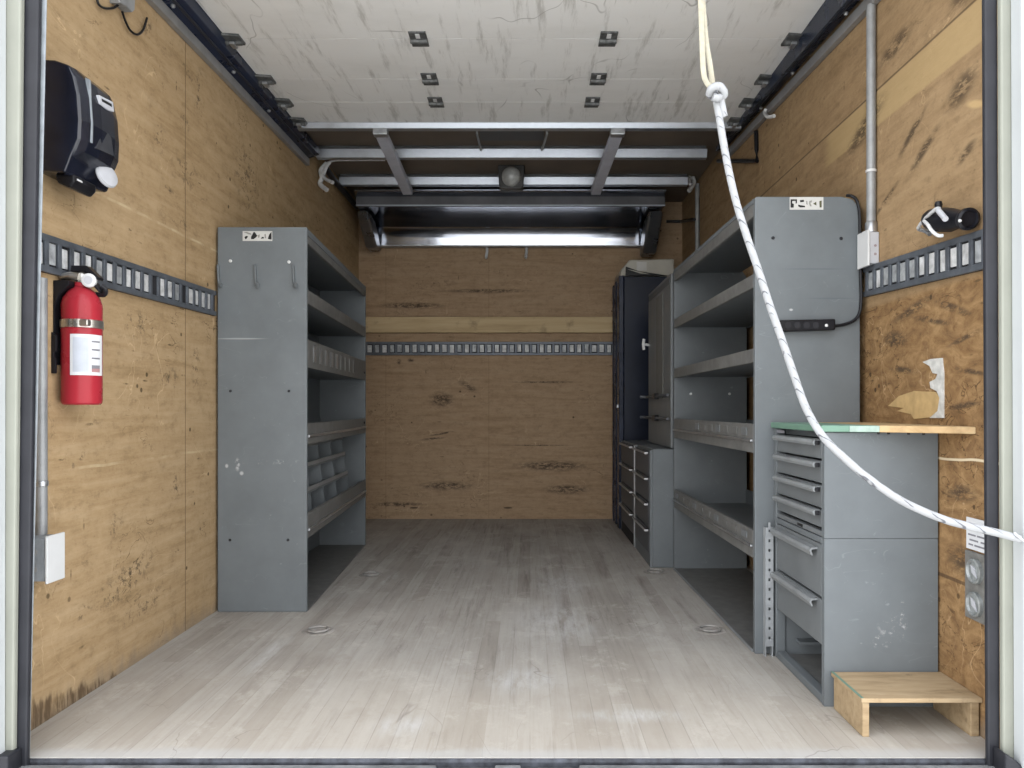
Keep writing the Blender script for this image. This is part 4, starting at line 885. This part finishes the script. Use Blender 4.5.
# hose fitting with wire bail
hf = thing('hose_fitting', 'black fitting with bent wire bail above right cargo track', 'hose fitting', (1.0, 1.87, 1.17))
c0 = P(928, 219.5, 1.955); c1 = P(969, 219, 1.772); ax = (c1 - c0).normalized(); L = (c1 - c0).length
MB().lathe([(0, 0), (.018, 0), (.026, .02), (.029, .05), (.028, .085), (.025, L * .62), (.019, L * .80), (.019, L * .91), (.024, L * .925), (.0255, L * .94), (.0255, L), (.020, L + .003), (.018, L - .004), (0, L - .004)], c0, ax, 24).build('body', plain('worn_black_rubber', (.013, .013, .018), .35, 0, .4, 30), hf, smooth=True)
MB().box(XR - .045, XR - .0008, 1.84, 1.90, 1.185, 1.215).build('wall_foot', m_black, hf, bevel=.003)
def fr(u, v, off): return P(u, v, F * (XR - off) / (u - VX))
MB().tube(spline([fr(918, 228, .03), fr(922, 222, .045), fr(930, 214, .065), fr(936, 209, .07), fr(939, 208.5, .072)], 5), .0042, 8).build('wire_bail', m_wplas, hf, smooth=True)
MB().tube(spline([fr(924, 221, .068), fr(928, 225, .078), fr(932, 231, .078), fr(938, 235.5, .07), fr(943, 235.5, .06)], 5), .0042, 8).build('wire_bail', m_wplas, hf, smooth=True)
MB().tube(spline([fr(919, 229, .02), fr(926, 231, .03), fr(930, 234, .03)], 4), .006, 8).build('clip', m_galv, hf, smooth=True)
MB().tube([fr(938, 210, .075), fr(945.5, 219, .085)], .0065, 10).build('lever', m_gplas_l, hf, smooth=True)
MB().lathe([(0, -.008), (.007, -.008), (.009, 0), (.007, .008), (0, .008)], fr(938.5, 205, .06), (0, 0, 1), 12).build('knob', m_black, hf, smooth=True)
MB().lathe([(0, 0), (.004, 0), (.003, .003), (0, .003)], c1 + ax * .002 + Vector((-.022, 0, -.004)), ax, 10).build('rivet', m_wplas, hf)

# outlet and warning label by the right post
ot = thing('outlet', 'grey double socket plate on right wall beside the door seal', 'outlet', (XR - .005, 1.79, .265))
MB().box(XR - .008, XR - .0005, 1.735, 1.832, .262, .420).build('cover_plate', plain('grey_tin_plate', (.26, .255, .24), .5, .3, .35, 30), ot, bevel=.003)
for z in (.378, .302):
    r_ = MB().lathe([(0, 0), (.029, 0), (.0285, .008), (.025, .010), (.022, .005), (0, .005)], (XR - .0082, 1.783, z), (-1, 0, 0), 24).build('receptacle', plain('grey_lidded_socket', (.33, .35, .35), .35, .3, .4, 40), ot, smooth=True)
    MB().prism([(1.770, z - .014), (1.790, z - .004), (1.795, z + .014), (1.780, z + .008)], 'x', XR - .0155, XR - .0135).build('socket_lid', m_gplas_l, r_)
wn = thing('warning_label', 'white printed notice above the socket on right wall', 'label', (XR, 1.80, .42))
lb = MB().box(XR - .0025, XR - .0005, 1.735, 1.834, .4235, .497).build('sheet', m_paper, wn)
for k, (z, segs_) in enumerate(((.484, ((1.748, 1.785), (1.79, 1.815))), (.470, ((1.745, 1.770), (1.778, 1.825))), (.458, ((1.75, 1.79), (1.795, 1.826))), (.446, ((1.745, 1.775), (1.785, 1.82))), (.435, ((1.748, 1.80), (1.806, 1.824))))):
    for a, b_ in segs_: MB().box(XR - .0031, XR - .0026, a, b_, z - .0025, z + .0015).build('print_line', m_ink, lb)

# ------------------------------------------------------------------ tie-down rings in the floor
m_ring = plain('dusty_ring_steel', (.36, .345, .33), .6, .2, .3, 30)
def ring_thing(x, y, lab):
    t = thing('tie_down_ring', lab, 'tie-down ring', (x, y, 0), 'floor tie-down rings')
    MB().lathe([(0, 0.0004), (.054, .0004), (.052, .0022), (.046, .0026), (.043, .0015), (0, .0015)], (x, y, 0), n=28).build('cup', plain('dusty_cup', (.40, .375, .35), .7, .0, .3, 30), t, smooth=True)
    pts = [(x + .034 * math.cos(a), y + .034 * math.sin(a), .006) for a in [math.pi * (.05 + k * .1) for k in range(20)]]
    MB().tube(pts, .004, 8).build('ring', m_ring, t, smooth=True)
    return t
r1 = ring_thing(xu(710, 2.63), 2.63, 'worn tie-down ring in the floor beside the right shelf unit')
dup(r1, (xu(318, 2.62), 2.62, 0), 'worn tie-down ring in the floor just in front of left shelf unit')
dup(r1, (xu(371, 3.50), 3.50, 0), 'worn tie-down ring in the floor beside far end of left shelf unit')
dup(r1, (xu(655, 3.56), 3.56, 0), 'worn tie-down ring in the floor at foot of the drawer cabinets')

# ------------------------------------------------------------------ rope and strap
sr = thing('pull_strap', 'cream doubled webbing strap hanging from the open door', 'strap', P(707, 84, 1.76))
YS = 1.76
MB().tube(spline([P(693, -150, 1.84), P(698, -40, 1.80), P(700.5, 0, 1.785), P(702, 40, 1.77), P(703.5, 72, YS), P(707, 83, YS), P(711, 87, YS)], 6), [.0032] * 37, 10, 2.0).build('strap_strand', m_strap, sr, smooth=True)
MB().tube(spline([P(697, -150, 1.845), P(700, -40, 1.805), P(702.5, 0, 1.79), P(706, 40, 1.778), P(709.5, 62, 1.772), P(713, 86, 1.772)], 6), [.0032] * 31, 10, 2.0).build('strap_strand', m_strap, sr, smooth=True)
rp = thing('rope', 'white braided rope sagging from strap knot to right door post', 'rope', P(718, 95, YS))
path = [(714, 90), (718, 110), (723, 140), (729, 172), (737, 205), (748, 240), (759, 272), (770, 306), (782, 340), (795, 378), (806, 408), (821, 434), (840, 454), (868, 478), (902, 501), (940, 518), (968, 526), (996, 532.5), (1020, 539)]
pp = []
for i, (u, v) in enumerate(path):
    s_ = i / (len(path) - 1); pp.append(P(u, v, YS - .168 * s_))
rr = [.0088] * 1
sp_ = spline(pp, 6)
MB().tube(sp_, .0083, 12).build('cord', m_rope, rp, smooth=True)
kn = MB().tube(spline([P(709, 95, YS - .01), P(711, 89, YS - .022), P(718, 86.5, YS - .026), P(724, 91, YS - .022), P(723, 97, YS - .012), P(716, 98, YS + .006), P(710, 94, YS + .012), P(713, 87, YS + .014), P(720, 86, YS + .012), P(723, 92, YS + .002), P(719, 98, YS - .02), P(713, 97, YS - .024)], 5), .0085, 10)
kn.build('knot', m_rope, rp, smooth=True)
MB().tube(spline([P(720, 96, YS - .012), P(722, 104, YS - .012), P(724, 114, YS - .012), P(725, 117, YS - .012)], 4), .0075, 10).build('tail', m_rope, rp, smooth=True)
hk = MB().tube(spline([P(1014, 533, 1.59), P(1018, 537, 1.586), P(1024, 541, 1.590), P(1027, 541, 1.5995)], 4), .0035, 8)
tag(hk.build('eye_hook', m_galv, smooth=True), 'small metal hook on right white post holding the rope end', 'hook')

# ------------------------------------------------------------------ light, camera
w = bpy.data.worlds.new('overcast'); scene.world = w; w.use_nodes = True
nt = w.node_tree; nt.nodes.clear()
tc = nt.nodes.new('ShaderNodeTexCoord'); sx = nt.nodes.new('ShaderNodeSeparateXYZ'); nt.links.new(tc.outputs['Generated'], sx.inputs[0])
rp_ = nt.nodes.new('ShaderNodeValToRGB'); mr = nt.nodes.new('ShaderNodeMapRange'); mr.inputs[1].default_value = -1; mr.inputs[2].default_value = 1
nt.links.new(sx.outputs[2], mr.inputs[0]); nt.links.new(mr.outputs[0], rp_.inputs[0])
e = rp_.color_ramp.elements
e[0].position = 0; e[0].color = (.35, .35, .35, 1); e[1].position = 1; e[1].color = (.80, .86, .95, 1)
for p, c in ((.36, (.55, .55, .54)), (.44, (.95, .95, .93)), (.51, (1, 1, .98)), (.62, (1, 1, 1))):
    q = e.new(p); q.color = (*c, 1)
bg = nt.nodes.new('ShaderNodeBackground'); nt.links.new(rp_.outputs[0], bg.inputs[0]); bg.inputs[1].default_value = 2.2
wo = nt.nodes.new('ShaderNodeOutputWorld'); nt.links.new(bg.outputs[0], wo.inputs[0])

sl = bpy.data.lights.new('bounce_sun', 'SUN'); sl.energy = 6.5; sl.angle = math.radians(3); sl.color = (1, .97, .93)  # added lamp, source unseen: lights the outside ground for bounce onto the ceiling
so = bpy.data.objects.new('bounce_sun', sl); COL.objects.link(so); so.location = (3, 4, 6)
so.rotation_euler = Vector((-.62, -.16, -.77)).to_track_quat('-Z', 'Y').to_euler()

cam = bpy.data.cameras.new('camera'); co = bpy.data.objects.new('camera', cam); COL.objects.link(co)
co.location = (0, 0, EYE); co.rotation_euler = (math.radians(90), 0, 0)
cam.sensor_fit = 'HORIZONTAL'; cam.sensor_width = 36; cam.lens = F / 1024 * 36
cam.shift_x = -(VX - 512) / 1024; cam.shift_y = (VY - 384) / 1024; cam.clip_start = .05
scene.camera = co
vs = scene.view_settings
vs.view_transform = 'Standard'; vs.look = 'None'; vs.gamma = 1; vs.use_curve_mapping = False; vs.exposure = 0.9
for o in scene.objects:
    if '_o' in o: del o['_o']
